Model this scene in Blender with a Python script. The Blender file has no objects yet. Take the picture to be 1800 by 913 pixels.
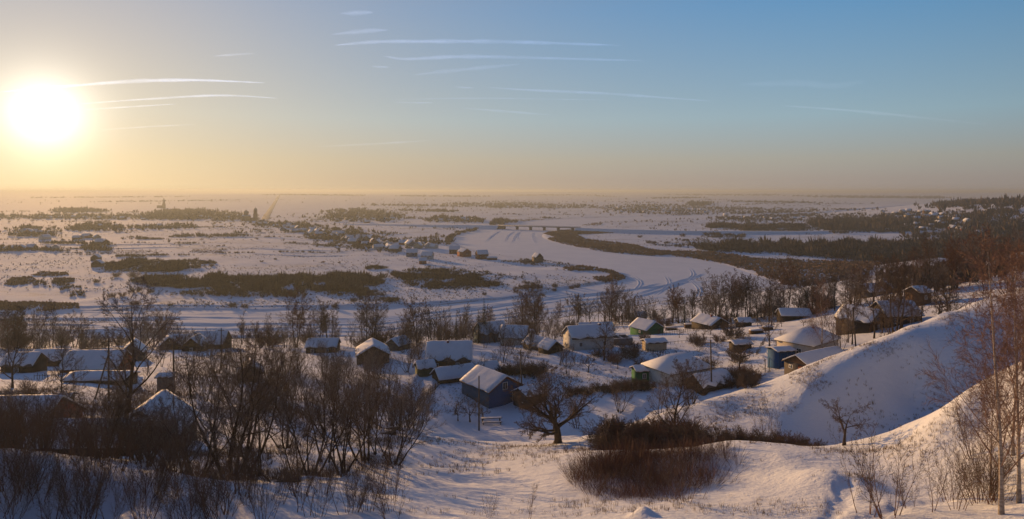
import bpy, bmesh, math, random
import numpy as np

# ------------------------------------------------------------------ camera, sky, sun, exposure
SC = bpy.context.scene
COL = SC.collection
F, EYE = 1173.0, 336.0            # focal length in photo pixels (1800 wide), row of the eye level
R = math.radians
cam = bpy.data.cameras.new('camera')
cam_o = bpy.data.objects.new('camera', cam)
COL.objects.link(cam_o)
cam_o.rotation_euler = (math.pi / 2, 0, 0)
cam.sensor_width = 36
cam.lens = 36 * F / 1800
cam.shift_y = -(456.5 - EYE) / 1800
cam.clip_start = 0.5
cam.clip_end = 60000
SC.camera = cam_o

SUN_AZ, SUN_EL = -35.0, 5.4       # degrees, azimuth from +Y, to the left
sdir = np.array([math.sin(R(SUN_AZ)) * math.cos(R(SUN_EL)), math.cos(R(SUN_AZ)) * math.cos(R(SUN_EL)), math.sin(R(SUN_EL))])

world = bpy.data.worlds.new('World')
SC.world = world
world.use_nodes = True
nt = world.node_tree
nt.nodes.clear()


def nd(t, kind, **kw):
    n = t.nodes.new(kind)
    for k, v in kw.items():
        setattr(n, k, v)
    return n


def mth(t, op, a, b=None, clamp=False):
    n = nd(t, 'ShaderNodeMath', operation=op, use_clamp=clamp)
    for i, v in enumerate((a, b)):
        if v is None:
            continue
        if isinstance(v, (int, float)):
            n.inputs[i].default_value = v
        else:
            t.links.new(v, n.inputs[i])
    return n.outputs[0]


def vmix(t, blend, fac, a, b):
    n = nd(t, 'ShaderNodeMix', data_type='RGBA', blend_type=blend)
    for i, v in ((0, fac), (6, a), (7, b)):
        if isinstance(v, (int, float)):
            n.inputs[i].default_value = v
        elif isinstance(v, tuple):
            n.inputs[i].default_value = (*v, 1)
        else:
            t.links.new(v, n.inputs[i])
    return n.outputs[2]


def ramp(t, fac, stops, interp='EASE'):
    n = nd(t, 'ShaderNodeValToRGB')
    n.color_ramp.interpolation = interp
    e = n.color_ramp.elements
    while len(e) < len(stops):
        e.new(0.5)
    for q, (p, c) in zip(e, stops):
        q.position = p
        q.color = (*c, 1) if len(c) == 3 else c
    if fac is not None:
        t.links.new(fac, n.inputs[0])
    return n.outputs[0]


sky = nd(nt, 'ShaderNodeTexSky', sky_type='NISHITA', sun_disc=False)
sky.sun_elevation, sky.sun_rotation = R(SUN_EL), R(SUN_AZ)
sky.air_density, sky.dust_density, sky.ozone_density, sky.altitude = 1.0, 1.0, 3.0, 150
gen = nd(nt, 'ShaderNodeTexCoord').outputs['Generated']
vn = nd(nt, 'ShaderNodeVectorMath', operation='NORMALIZE')
nt.links.new(gen, vn.inputs[0])
sep = nd(nt, 'ShaderNodeSeparateXYZ')
nt.links.new(vn.outputs[0], sep.inputs[0])
elev = mth(nt, 'MULTIPLY', mth(nt, 'ARCSINE', sep.outputs[2]), 180 / math.pi)
efac = mth(nt, 'POWER', mth(nt, 'DIVIDE', mth(nt, 'MAXIMUM', elev, 0.0), 90.0), 0.5)
eo = lambda d: math.sqrt(d / 90)
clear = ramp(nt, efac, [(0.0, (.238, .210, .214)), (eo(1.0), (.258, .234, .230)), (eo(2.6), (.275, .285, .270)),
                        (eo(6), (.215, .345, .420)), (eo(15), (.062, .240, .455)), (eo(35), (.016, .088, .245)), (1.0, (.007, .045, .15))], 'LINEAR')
dot = nd(nt, 'ShaderNodeVectorMath', operation='DOT_PRODUCT')
nt.links.new(vn.outputs[0], dot.inputs[0])
dot.inputs[1].default_value = tuple(sdir)
ang = mth(nt, 'MULTIPLY', mth(nt, 'ARCCOSINE', mth(nt, 'MINIMUM', dot.outputs['Value'], 1.0)), 180 / math.pi)
e1 = mth(nt, 'MULTIPLY', mth(nt, 'EXPONENT', mth(nt, 'MULTIPLY', ang, -1 / 26.0)), 0.73)
# the wide aureole is strongest low down in the haze layer
low = mth(nt, 'EXPONENT', mth(nt, 'MULTIPLY', mth(nt, 'MAXIMUM', elev, 0.0), -1 / 7.0))
aure = vmix(nt, 'MIX', low, (1.0, .60, .22), (1.0, .66, .27))
e1 = mth(nt, 'MULTIPLY', e1, mth(nt, 'ADD', mth(nt, 'MULTIPLY', low, 0.42), 0.72))
e2 = mth(nt, 'MULTIPLY', mth(nt, 'EXPONENT', mth(nt, 'MULTIPLY', ang, -1 / 1.35)), 2.5)


def scaled(col, fac):
    n = nd(nt, 'ShaderNodeVectorMath', operation='SCALE')
    if isinstance(col, tuple):
        n.inputs[0].default_value = col
    else:
        nt.links.new(col, n.inputs[0])
    if isinstance(fac, (int, float)):
        n.inputs['Scale'].default_value = fac
    else:
        nt.links.new(fac, n.inputs['Scale'])
    return n.outputs[0]


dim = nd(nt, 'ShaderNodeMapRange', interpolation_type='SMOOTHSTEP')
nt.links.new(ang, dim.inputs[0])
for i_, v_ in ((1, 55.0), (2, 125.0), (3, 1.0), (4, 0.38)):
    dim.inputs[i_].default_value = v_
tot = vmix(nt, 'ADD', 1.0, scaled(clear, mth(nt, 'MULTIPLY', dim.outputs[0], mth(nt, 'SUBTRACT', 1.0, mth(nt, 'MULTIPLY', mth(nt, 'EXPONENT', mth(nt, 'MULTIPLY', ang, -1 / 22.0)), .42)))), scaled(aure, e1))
tot = vmix(nt, 'ADD', 1.0, tot, scaled((1.0, .93, .80), e2))
nis = vmix(nt, 'MULTIPLY', 1.0, sky.outputs[0], (.55, 1.0, 1.7))
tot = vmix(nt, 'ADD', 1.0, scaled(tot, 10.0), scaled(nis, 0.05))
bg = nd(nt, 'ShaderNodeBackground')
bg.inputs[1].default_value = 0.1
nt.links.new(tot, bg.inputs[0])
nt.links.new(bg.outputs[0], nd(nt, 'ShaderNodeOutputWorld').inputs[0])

sun = bpy.data.lights.new('sun', 'SUN')
sun.energy, sun.angle, sun.color = 5.0, R(0.6), (1.0, .56, .215)
sun_o = bpy.data.objects.new('sun', sun)
COL.objects.link(sun_o)
sun_o.rotation_euler = (R(SUN_EL + .8 - 90), 0, R(-SUN_AZ))
vs = SC.view_settings
vs.view_transform, vs.look, vs.gamma, vs.exposure, vs.use_curve_mapping = 'Standard', 'None', 1, 0.12, False
SC.cycles.max_bounces, SC.cycles.diffuse_bounces, SC.cycles.transparent_max_bounces = 6, 2, 12

# ------------------------------------------------------------------ helpers: properties, meshes, noise
random.seed(7)
RNG = np.random.default_rng(11)


def tag(o, label=None, cat=None, group=None, kind=None):
    for k, v in (('label', label), ('category', cat), ('group', group), ('kind', kind)):
        if v is not None:
            o[k] = v
    return o


def empty(name, loc=(0, 0, 0), rz=0.0):
    o = bpy.data.objects.new(name, None)
    o.empty_display_size = 0.3
    COL.objects.link(o)
    o.location = loc
    o.rotation_euler = (0, 0, rz)
    return o


def link(name, me, parent=None, mat=None):
    if mat is not None and not me.materials:
        me.materials.append(mat)
    o = bpy.data.objects.new(name, me)
    COL.objects.link(o)
    if parent is not None:
        o.parent = parent
    return o


def np_mesh(name, v, tris=None, quads=None, smooth=False):
    """a mesh from numpy arrays"""
    me = bpy.data.meshes.new(name)
    v = np.asarray(v, np.float32).reshape(-1, 3)
    me.vertices.add(len(v))
    me.vertices.foreach_set('co', v.ravel())
    nt_ = 0 if tris is None else len(tris)
    nq = 0 if quads is None else len(quads)
    idx = []
    if nt_:
        idx.append(np.asarray(tris, np.int32).ravel())
    if nq:
        idx.append(np.asarray(quads, np.int32).ravel())
    idx = np.concatenate(idx) if idx else np.zeros(0, np.int32)
    me.loops.add(len(idx))
    me.loops.foreach_set('vertex_index', idx)
    me.polygons.add(nt_ + nq)
    st = np.concatenate([np.arange(nt_) * 3, nt_ * 3 + np.arange(nq) * 4]).astype(np.int32)
    me.polygons.foreach_set('loop_start', st)
    if smooth:
        me.polygons.foreach_set('use_smooth', np.ones(nt_ + nq, bool))
    me.update(calc_edges=True)
    return me


class MB:
    """collects pieces of one mesh"""

    def __init__(s):
        s.v, s.t, s.q, s.n = [], [], [], 0

    def add(s, v, tris=None, quads=None):
        v = np.asarray(v, float).reshape(-1, 3)
        if tris is not None and len(tris):
            s.t.append(np.asarray(tris, int) + s.n)
        if quads is not None and len(quads):
            s.q.append(np.asarray(quads, int) + s.n)
        s.v.append(v)
        s.n += len(v)

    def box(s, c, size, rz=0.0, taper=1.0, M=None):
        x, y, z = size[0] / 2, size[1] / 2, size[2] / 2
        p = np.array([(-x, -y, -z), (x, -y, -z), (x, y, -z), (-x, y, -z), (-x, -y, z), (x, -y, z), (x, y, z), (-x, y, z)], float)
        p[4:, :2] *= taper
        if rz:
            cc, ss = math.cos(rz), math.sin(rz)
            p[:, :2] = p[:, :2] @ np.array([[cc, ss], [-ss, cc]])
        if M is not None:
            p = p @ M.T
        s.add(p + np.array(c), quads=[(0, 3, 2, 1), (4, 5, 6, 7), (0, 1, 5, 4), (1, 2, 6, 5), (2, 3, 7, 6), (3, 0, 4, 7)])

    def prism(s, poly, ext, axis='y', flip=False):
        """convex polygon (u,w) extruded along an axis from ext[0] to ext[1]"""
        n = len(poly)
        vs_ = []
        for e in ext:
            for u, w in poly:
                vs_.append((u, e, w) if axis == 'y' else ((e, u, w) if axis == 'x' else (u, w, e)))
        t = []
        for i in range(1, n - 1):
            t += [(0, i, i + 1), (n, n + i + 1, n + i)]
        q = [(i, n + i, n + (i + 1) % n, (i + 1) % n) for i in range(n)]
        s.add(vs_, t, q)

    def tube(s, pts, rad, sides=4, cap=True):
        pts = np.asarray(pts, float)
        k = len(pts)
        rad = np.broadcast_to(np.asarray(rad, float), (k,))
        d = np.gradient(pts, axis=0)
        d /= np.linalg.norm(d, axis=1)[:, None] + 1e-9
        ref = np.array([0, 0, 1.0]) if abs(d[:, 2]).mean() < 0.8 else np.array([1.0, 0, 0])
        u = np.cross(d, ref)
        u /= np.linalg.norm(u, axis=1)[:, None] + 1e-9
        w = np.cross(d, u)
        a = np.arange(sides) * 2 * math.pi / sides
        ring = pts[:, None] + rad[:, None, None] * (np.cos(a)[None, :, None] * u[:, None] + np.sin(a)[None, :, None] * w[:, None])
        i = np.arange(k - 1)[:, None] * sides
        j = np.arange(sides)[None]
        j2 = (j + 1) % sides
        q = np.stack([i + j, i + j2, i + sides + j2, i + sides + j], -1).reshape(-1, 4)
        t = []
        if cap:
            t = [(0, m + 1, m) for m in range(1, sides - 1)] + [((k - 1) * sides, (k - 1) * sides + m, (k - 1) * sides + m + 1) for m in range(1, sides - 1)]
        s.add(ring.reshape(-1, 3), t, q)

    def mesh(s, name, smooth=False):
        return np_mesh(name, np.concatenate(s.v), np.concatenate(s.t) if s.t else None, np.concatenate(s.q) if s.q else None, smooth)

    def build(s, name, mat, parent=None, smooth=False):
        return link(name, s.mesh(name, smooth), parent, mat)


def hash2(ix, iy, seed):
    h = (ix.astype(np.int64) * 374761393 + iy.astype(np.int64) * 668265263 + seed * 1442695041) & 0x7fffffff
    h = ((h ^ (h >> 13)) * 1274126177) & 0x7fffffff
    return ((h ^ (h >> 16)) & 0xffff) / 65535.0


def vnoise(x, y, seed=0):
    x, y = np.asarray(x, float), np.asarray(y, float)
    ix, iy = np.floor(x), np.floor(y)
    fx, fy = x - ix, y - iy
    fx, fy = fx * fx * fx * (fx * (fx * 6 - 15) + 10), fy * fy * fy * (fy * (fy * 6 - 15) + 10)
    a, b = hash2(ix, iy, seed), hash2(ix + 1, iy, seed)
    c, d = hash2(ix, iy + 1, seed), hash2(ix + 1, iy + 1, seed)
    return (a + (b - a) * fx + (c - a) * fy + (a - b - c + d) * fx * fy) * 2 - 1


def fbm(x, y, seed=0, oct=4, gain=.5):
    s, a = 0, 1
    for i in range(oct):
        s = s + a * vnoise(np.asarray(x) * 2 ** i + 17.3 * i, np.asarray(y) * 2 ** i - 9.1 * i, seed + i)
        a *= gain
    return s


def sst(a, b, x):
    t = np.clip((np.asarray(x, float) - a) / (b - a), 0, 1)
    return t * t * (3 - 2 * t)


# ------------------------------------------------------------------ the lie of the land
def P(px, py, d):
    return np.array([(px - 900) / F * d, d, (EYE - py) / F * d])


CTRL = [(-300, 930, 36), (0, 913, 37), (150, 913, 37.5), (300, 913, 38), (450, 910, 37.5), (600, 905, 36.5), (900, 913, 36), (1200, 913, 34), (1500, 913, 33), (1650, 905, 33), (1800, 913, 30), (2100, 913, 27),
        (2100, 600, 40), (2100, 480, 110),
        (-300, 790, 42), (0, 797, 42), (100, 812, 43), (200, 830, 44), (320, 850, 45), (440, 860, 46),
        (0, 805, 60), (150, 805, 60), (270, 800, 62), (350, 842, 52), (440, 845, 53), (520, 838, 55), (570, 850, 51), (700, 832, 57), (650, 800, 66),
        (500, 780, 74), (350, 770, 76), (100, 755, 80), (-300, 740, 80),
        (300, 718, 95), (100, 700, 95), (0, 690, 95), (500, 720, 95), (-300, 690, 95), (600, 735, 92), (680, 760, 84),
        (300, 645, 140), (100, 640, 140), (500, 645, 143), (-300, 640, 140), (650, 660, 135), (370, 613, 190), (100, 606, 200), (600, 606, 195), (-300, 606, 200),
        (-300, 606, 246), (0, 603, 246), (300, 602, 246), (600, 600, 248), (800, 592, 256), (900, 580, 268), (1000, 565, 285), (1100, 548, 308), (1200, 533, 332),
        (1330, 515, 366), (1420, 505, 390), (740, 722, 108), (735, 662, 130), (900, 720, 113), (860, 755, 104), (1000, 650, 130), (1050, 692, 113), (1170, 690, 108),
        (1245, 645, 125), (1150, 620, 140), (1300, 612, 140), (1000, 613, 147), (1130, 587, 188), (860, 602, 170), (760, 600, 185), (1250, 582, 180), (1400, 562, 180),
        (1370, 642, 115), (1480, 624, 110), (1560, 585, 125), (1600, 535, 152), (1700, 500, 160), (1800, 480, 170), (2100, 420, 180), (1550, 512, 230), (1700, 470, 300),
        (1500, 492, 330), (1900, 400, 300), (1650, 452, 440), (2200, 380, 450), (1900, 405, 480),
        (1800, 505, 105), (1720, 528, 100), (1660, 550, 97.5), (1600, 572, 95), (1550, 592, 93.5), (1500, 612, 92), (1460, 627, 91.5), (1420, 641, 91), (1380, 657, 92), (1340, 672, 93), (1295, 688, 92.5), (1250, 702, 92), (1200, 719, 90), (1150, 735, 88), (1060, 766, 82),
        (1800, 530, 125), (1720, 560, 118), (1600, 605, 108), (1550, 622, 106), (1500, 640, 105), (1460, 648, 105), (1420, 657, 104), (1380, 671, 104), (1340, 684, 104), (1250, 708, 102), (1150, 740, 99), (1060, 764, 95),
        (1700, 560, 94), (1650, 582, 91.5), (1600, 602, 89), (1550, 624, 87.5), (1500, 645, 86), (1460, 668, 84.5), (1420, 690, 83), (1370, 716, 83), (1300, 722, 86), (1220, 745, 84),
        (1480, 783, 77), (1560, 740, 81), (1600, 700, 85), (1650, 680, 85), (1700, 650, 85), (1760, 610, 86), (1800, 585, 88), (1380, 785, 74), (1250, 780, 73), (1150, 790, 72),
        (1560, 800, 68), (1640, 765, 72), (1740, 702, 67), (1820, 640, 66), (1400, 800, 65),
        (1800, 652, 44), (1700, 705, 46), (1620, 755, 48), (1565, 783, 50), (1440, 785, 52), (1300, 775, 54), (1200, 790, 55), (1080, 797, 60), (1000, 800, 62),
        (930, 815, 60), (850, 839, 56), (760, 860, 52), (760, 822, 66), (850, 800, 72), (920, 792, 72), (985, 779, 88), (850, 776, 95), (780, 770, 92),
        (1000, 850, 46), (1130, 872, 43), (1280, 842, 46), (1200, 890, 38), (700, 872, 45), (500, 885, 41.5),
        (1500, 850, 40), (1650, 825, 42), (1750, 757, 43), (1700, 880, 36), (1600, 870, 39.5), (1800, 800, 38.5), (1430, 835, 43), (1380, 800, 48), (1560, 812, 46), (1660, 775, 45), (1740, 725, 44.5)]
cp = np.array([P(*c) for c in CTRL])
extra = [(-25, 0, -2), (25, 0, -1.6), (0, 0, -1.8), (0, 13, -8), (-18, 14, -8.4), (16, 12, -7.4), (17, 23, -13.2), (10, 21, -12.4), (26, 25, -13.2), (-15, 23, -13.6), (0, 22, -13.2), (-28, 25, -14), (70, 20, -5), (110, 60, -9), (130, 90, -12), (-70, 20, -9), (-200, 60, -20), (200, 60, -10)]
for bx in (-900, -500, -250, 0, 200):
    extra += [(bx, 330, -56), (bx, 420, -56), (bx, 520, -56)]
extra += [(330, 430, -56), (300, 520, -56), (200, 380, -56), (480, 560, -54), (700, 560, -44)]
cp = np.vstack([cp, np.array(extra, float)])


def rbf_fit(p):
    d = np.hypot(p[:, None, 0] - p[None, :, 0], p[:, None, 1] - p[None, :, 1])
    k = -np.sqrt(d * d + 1.5)
    n = len(p)
    A = np.zeros((n + 1, n + 1))
    A[:n, :n] = k + np.eye(n) * 0.01
    A[:n, n] = A[n, :n] = 1
    return np.linalg.solve(A, np.append(p[:, 2], 0))


WRBF = rbf_fit(cp)
HP = 56.6                                       # height of the eye above the frozen river


def pl(px, py, h=HP):
    d = h * F / (py - EYE)
    return ((px - 900) / F * d, d)


L_BANK = [(1600, 372), (1330, 377), (1180, 380), (1050, 383), (960, 387), (900, 393), (858, 402), (812, 412), (797, 422), (812, 434), (860, 446), (930, 455), (1010, 465), (1080, 478),
          (1104, 490), (1060, 499), (1000, 508), (950, 519), (850, 530), (700, 540), (500, 546), (300, 546), (140, 548), (0, 552), (-400, 558), (-1100, 575)]
R_BANK = [(1600, 374), (1330, 380), (1230, 385), (1100, 389), (1040, 393), (1020, 398), (1000, 404), (958, 410), (955, 419), (1000, 432), (1060, 443), (1140, 450), (1200, 453),
          (1270, 465), (1310, 478), (1345, 490), (1370, 499), (1330, 508), (1200, 525), (1100, 540), (1000, 556), (900, 571), (800, 583), (600, 592), (300, 596), (0, 600), (-400, 606), (-1100, 640)]


def smooth_line(pts, n=5):
    p = np.array(pts, float)
    q = np.vstack([2 * p[0] - p[1], p, 2 * p[-1] - p[-2]])
    out = []
    for i in range(1, len(q) - 2):
        for t in np.arange(n) / n:
            a, b, c, d = q[i - 1:i + 3]
            out.append(.5 * (2 * b + (c - a) * t + (2 * a - 5 * b + 4 * c - d) * t * t + (3 * b - a - 3 * c + d) * t ** 3))
    out.append(p[-1])
    return np.array(out)


RIV = smooth_line([pl(*p) for p in L_BANK]), smooth_line([pl(*p) for p in R_BANK])
RPOLY = np.vstack([RIV[0], RIV[1][::-1]])


def poly_sdf(x, y, poly):
    """negative inside"""
    x, y = np.asarray(x, float), np.asarray(y, float)
    d = np.full(x.shape, 1e18)
    ins = np.zeros(x.shape, bool)
    a = poly
    b = np.roll(poly, -1, axis=0)
    for (ax, ay), (bx, by) in zip(a, b):
        ex, ey = bx - ax, by - ay
        t = np.clip(((x - ax) * ex + (y - ay) * ey) / (ex * ex + ey * ey + 1e-9), 0, 1)
        d = np.minimum(d, (x - ax - t * ex) ** 2 + (y - ay - t * ey) ** 2)
        if by != ay:
            ins ^= ((ay > y) != (by > y)) & (x < (bx - ax) * (y - ay) / (by - ay) + ax)
    d = np.sqrt(d)
    return np.where(ins, -d, d)


def far_height(x, y):
    d = np.hypot(x, y)
    z = -56 + 0.5 * fbm(x / 160, y / 160, 3, 3)
    z = z + sst(2600, 9500, d) * (30 - 8 * sst(-2000, 5000, x) + 13 * fbm(x / 2400, y / 1500, 5, 3))
    z = z + sst(1900, 3600, d) * (3 + 3.5 * fbm(x / 900, y / 600, 8, 2))
    z = np.minimum(z, -3 - 4 * sst(9000, 12000, d))
    # slope that carries the straight road, and the village hill on the right
    z = z + 17 * np.exp(-((x + 1500) / 1500) ** 2 - ((y - 4600) / 1200) ** 2)
    hx = sst(560, 1060, x - (y - 1400) * .45)
    z = z + 31 * hx * np.exp(-((y - 1500) / 620) ** 2)
    z = z + 36 * sst(420, 900, x - (y - 700) * .30) * (1 - sst(900, 1500, y))
    return z


TRAIL = [[P(*c)[:2] for c in ((1370, 945, 27), (1430, 900, 31), (1470, 868, 35), (1492, 846, 39), (1480, 826, 43))], [P(*c)[:2] for c in ((1430, 900, 31), (1500, 885, 32), (1580, 850, 35), (1690, 800, 38))]]
LANES = [[P(*c)[:2] for c in q_] for q_ in (((700, 790, 88), (800, 772, 95), (900, 765, 96), (975, 770, 93), (1060, 752, 97), (1150, 728, 104), (1230, 700, 107)), ((748, 662, 131), (735, 690, 119), (715, 730, 106), (700, 770, 92)), ((1000, 640, 138), (1100, 640, 131), (1180, 628, 134), (1280, 612, 140), (1345, 612, 130), (1400, 648, 112)), ((1180, 600, 160), (1290, 600, 150), (1345, 600, 140)))]
MOUND = [(*P(1452, 838, 41.5)[:2], 2.3, .55), (*P(1130, 910, 34.8)[:2], .55, .45), (*P(1218, 880, 39)[:2], .4, .2), (*P(300, 838, 46)[:2], 2.5, .5), (*P(150, 850, 39)[:2], 2.2, -.5), (*P(330, 860, 41)[:2], 1.0, .5)]


def line_dist(x, y, pts):
    d = np.full(np.shape(x), 1e9)
    for (ax, ay), (bx, by) in zip(pts[:-1], pts[1:]):
        ex, ey = bx - ax, by - ay
        t = np.clip(((x - ax) * ex + (y - ay) * ey) / (ex * ex + ey * ey), 0, 1)
        d = np.minimum(d, np.hypot(x - ax - t * ex, y - ay - t * ey))
    return d


def H(x, y, detail=True):
    x, y = np.atleast_1d(np.asarray(x, float)), np.atleast_1d(np.asarray(y, float))
    sh = x.shape
    x, y = x.ravel(), y.ravel()
    d = np.hypot(x, y)
    z = far_height(x, y)
    nb = np.where((y < 700) & (y > -60) & (d < 1100))[0]
    for c in np.array_split(nb, max(1, len(nb) // 20000)):
        yy = np.maximum(y[c], 0)
        lim = .95 * yy + 60
        xx = np.clip(x[c], -lim, lim)
        k = -np.sqrt((xx[:, None] - cp[None, :, 0]) ** 2 + (yy[:, None] - cp[None, :, 1]) ** 2 + 1.5)
        zn = k @ WRBF[:-1] + WRBF[-1]
        zn = np.where(y[c] > 255, np.maximum(zn, -56.0 + .35 * fbm(x[c] / 40, y[c] / 25, 47, 3)), zn)
        t = sst(430, 560, y[c]) * (1 - 0 * x[c])
        z[c] = zn * (1 - t) + z[c] * t
    z = np.where(y <= -60, -2.0, z)
    if detail:
        nr = 1 - sst(150, 300, d)
        z = z + nr * (0.17 * fbm(x / 9, y / 9, 21, 3) + 0.05 * fbm(x / 1.3, y / 1.3, 31, 2))
        fg = np.where((d < 70) & (y > 20))[0]
        if len(fg):
            xx, yy = x[fg], y[fg]
            for tr in TRAIL:
                z[fg] -= (1 - sst(.15, .75, line_dist(xx, yy, tr) + .25 * fbm(xx / .7, yy / .7, 51, 2))) * .15
            for mx, my, mr, mh in MOUND:
                z[fg] += mh * np.exp(-((xx - mx) ** 2 + (yy - my) ** 2) / mr ** 2)
        vg = np.where((y > 84) & (y < 170) & (d < 190))[0]
        if len(vg):
            for tr in LANES:
                ld = line_dist(x[vg], y[vg], tr) + .35 * fbm(x[vg] / 2, y[vg] / 2, 57, 2)
                z[vg] += .16 * np.exp(-((ld - 1.9) / .6) ** 2) - .28 * (1 - sst(.6, 1.7, ld))
        mid = sst(230, 320, d) * (1 - sst(1500, 3000, d))
        z = z + mid * (0.22 * fbm(x / 26, y / 18, 41, 3))
    rv = np.where((y > 200) & (y < 3000) & (d < 3500))[0]
    if len(rv):
        s = poly_sdf(x[rv], y[rv], RPOLY)
        z[rv] = np.where(s < 12, np.minimum(z[rv], -56.9 + 0.9 * sst(-1.0, 4, s) + 12 * sst(3, 12, s)), z[rv])
        z[rv] = np.where(s < -1.0, -57.6, z[rv])
    return z.reshape(sh)


def hz(x, y):
    return float(H([x], [y])[0])


def on(px, py, lo=18, hi=14000):
    """where the ray through a photo pixel meets the land"""
    dd = np.exp(np.linspace(math.log(lo), math.log(hi), 1500))
    x = (px - 900) / F * dd
    zr = (EYE - py) / F * dd
    g = H(x, dd)
    g = np.where(poly_sdf(x, dd, RPOLY) < 0, -56.6, g) if py < 620 else g
    below = np.where(zr <= g)[0]
    if len(below) == 0:
        return np.array([x[-1], dd[-1], g[-1]])
    i = below[0]
    if i == 0:
        return np.array([x[0], dd[0], g[0]])
    a, b = zr[i - 1] - g[i - 1], zr[i] - g[i]
    t = a / (a - b)
    return np.array([x[i - 1] + t * (x[i] - x[i - 1]), dd[i - 1] + t * (dd[i] - dd[i - 1]), g[i - 1] + t * (g[i] - g[i - 1])])


def at_d(px, d):
    """point of the land in a photo column at a given depth"""
    x = (px - 900) / F * d
    return np.array([x, d, hz(x, d)])

# ------------------------------------------------------------------ materials
MAT = {}


def new_mat(name):
    m = bpy.data.materials.new(name)
    m.use_nodes = True
    MAT[name] = m
    return m, m.node_tree, m.node_tree.nodes['Principled BSDF']


def noise(t, scale, detail=3, rough=.55, coord=None, stretch=None):
    n = nd(t, 'ShaderNodeTexNoise')
    n.inputs['Scale'].default_value, n.inputs['Detail'].default_value, n.inputs['Roughness'].default_value = scale, detail, rough
    c = nd(t, 'ShaderNodeNewGeometry').outputs['Position'] if coord is None else coord
    if stretch:
        mp = nd(t, 'ShaderNodeMapping')
        mp.inputs['Scale'].default_value = stretch
        t.links.new(c, mp.inputs[0])
        c = mp.outputs[0]
    t.links.new(c, n.inputs['Vector'])
    return n.outputs[0]


def bump(t, b, h, strength, dist):
    n = nd(t, 'ShaderNodeBump')
    n.inputs['Strength'].default_value, n.inputs['Distance'].default_value = strength, dist
    t.links.new(h, n.inputs['Height'])
    t.links.new(n.outputs[0], b.inputs['Normal'])


def simple(name, c1, c2=None, scale=2.0, rough=.9, bmp=0.0, obj=True, stretch=None):
    m, t, b = new_mat(name)
    b.inputs['Roughness'].default_value = rough
    b.inputs['Specular IOR Level'].default_value = 0.2
    co = nd(t, 'ShaderNodeTexCoord').outputs['Object'] if obj else None
    f = noise(t, scale, 4, .6, co, stretch)
    c2 = c2 or tuple(min(1, v * 1.35) for v in c1)
    t.links.new(ramp(t, f, [(.3, c1), (.7, c2)], 'LINEAR'), b.inputs['Base Color'])
    if bmp:
        bump(t, b, f, 1.0, bmp)
    return m


# ground: snow with dry grass showing through where the attribute 'veg' says so
m, t, b = new_mat('snow_ground')
b.inputs['Roughness'].default_value = .92
b.inputs['Specular IOR Level'].default_value = .10
at = nd(t, 'ShaderNodeAttribute', attribute_name='veg').outputs['Fac']
n1 = noise(t, 1.1, 5, .7)
n2 = noise(t, .12, 5, .6)
nn = mth(t, 'ADD', mth(t, 'MULTIPLY', n1, .5), mth(t, 'MULTIPLY', n2, .5))
f = mth(t, 'MULTIPLY', mth(t, 'SUBTRACT', mth(t, 'ADD', at, nn), 1.0), 4.0, True)
sn = ramp(t, n2, [(.3, (.67, .71, .78)), (.7, (.77, .80, .85))], 'LINEAR')
t.links.new(vmix(t, 'MIX', f, sn, (.17, .115, .065)), b.inputs['Base Color'])
h = mth(t, 'ADD', noise(t, 2.2, 6, .62), mth(t, 'MULTIPLY', noise(t, 14, 3, .6), .12))
h = mth(t, 'ADD', h, mth(t, 'MULTIPLY', noise(t, 1.0, 4, .6, None, (.35, 1.5, 1)), .9))
bump(t, b, h, .6, .2)

m, t, b = new_mat('snow_river')
b.inputs['Roughness'].default_value = .92
b.inputs['Specular IOR Level'].default_value = .08
n2 = noise(t, .06, 4, .6)
t.links.new(ramp(t, n2, [(.3, (.70, .74, .80)), (.7, (.78, .81, .86))], 'LINEAR'), b.inputs['Base Color'])
bump(t, b, noise(t, 1.0, 5, .6, None, (.10, .55, 1)), .6, .22)

# ------------------------------------------------------------------ ground and river
azf = np.linspace(-43, 43, 580)
az = R(1) * np.concatenate([np.linspace(-180, -44, 45), azf, np.linspace(44, 180, 45)[:-1]])
rad = np.concatenate([[0.01, 4, 8], np.exp(np.linspace(math.log(12), math.log(420), 290)), np.exp(np.linspace(math.log(424), math.log(3000), 135)), np.exp(np.linspace(math.log(3040), math.log(17000), 45))])
RR, AA = np.meshgrid(rad, az, indexing='ij')
gx, gy = RR * np.sin(AA), RR * np.cos(AA)
gz = H(gx, gy)
nr_, na_ = RR.shape
i, j = np.meshgrid(np.arange(nr_ - 1), np.arange(na_), indexing='ij')
j2 = (j + 1) % na_
q = np.stack([i * na_ + j, i * na_ + j2, (i + 1) * na_ + j2, (i + 1) * na_ + j], -1).reshape(-1, 4)
gm = np_mesh('ground', np.stack([gx, gy, gz], -1).reshape(-1, 3), quads=q[:, ::-1], smooth=True)
dist = np.hypot(gx, gy)
veg = .30 + 0 * gx
mead = sst(290, 340, dist) * (1 - sst(2200, 4000, dist))
veg += mead * (.02 + .22 * sst(-.1, .9, fbm(gx / 60, gy / 45, 61, 4)))
veg += .08 * (1 - sst(90, 240, dist)) * sst(.1, .9, fbm(gx / 7, gy / 7, 71, 3))
a_ = gm.attributes.new('veg', 'FLOAT', 'POINT')
a_.data.foreach_set('value', veg.astype(np.float32).ravel())
ground = tag(link('ground', gm, None, MAT['snow_ground']), 'snow covered slopes and flood plain with dry grass', 'ground', kind='structure')

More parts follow.
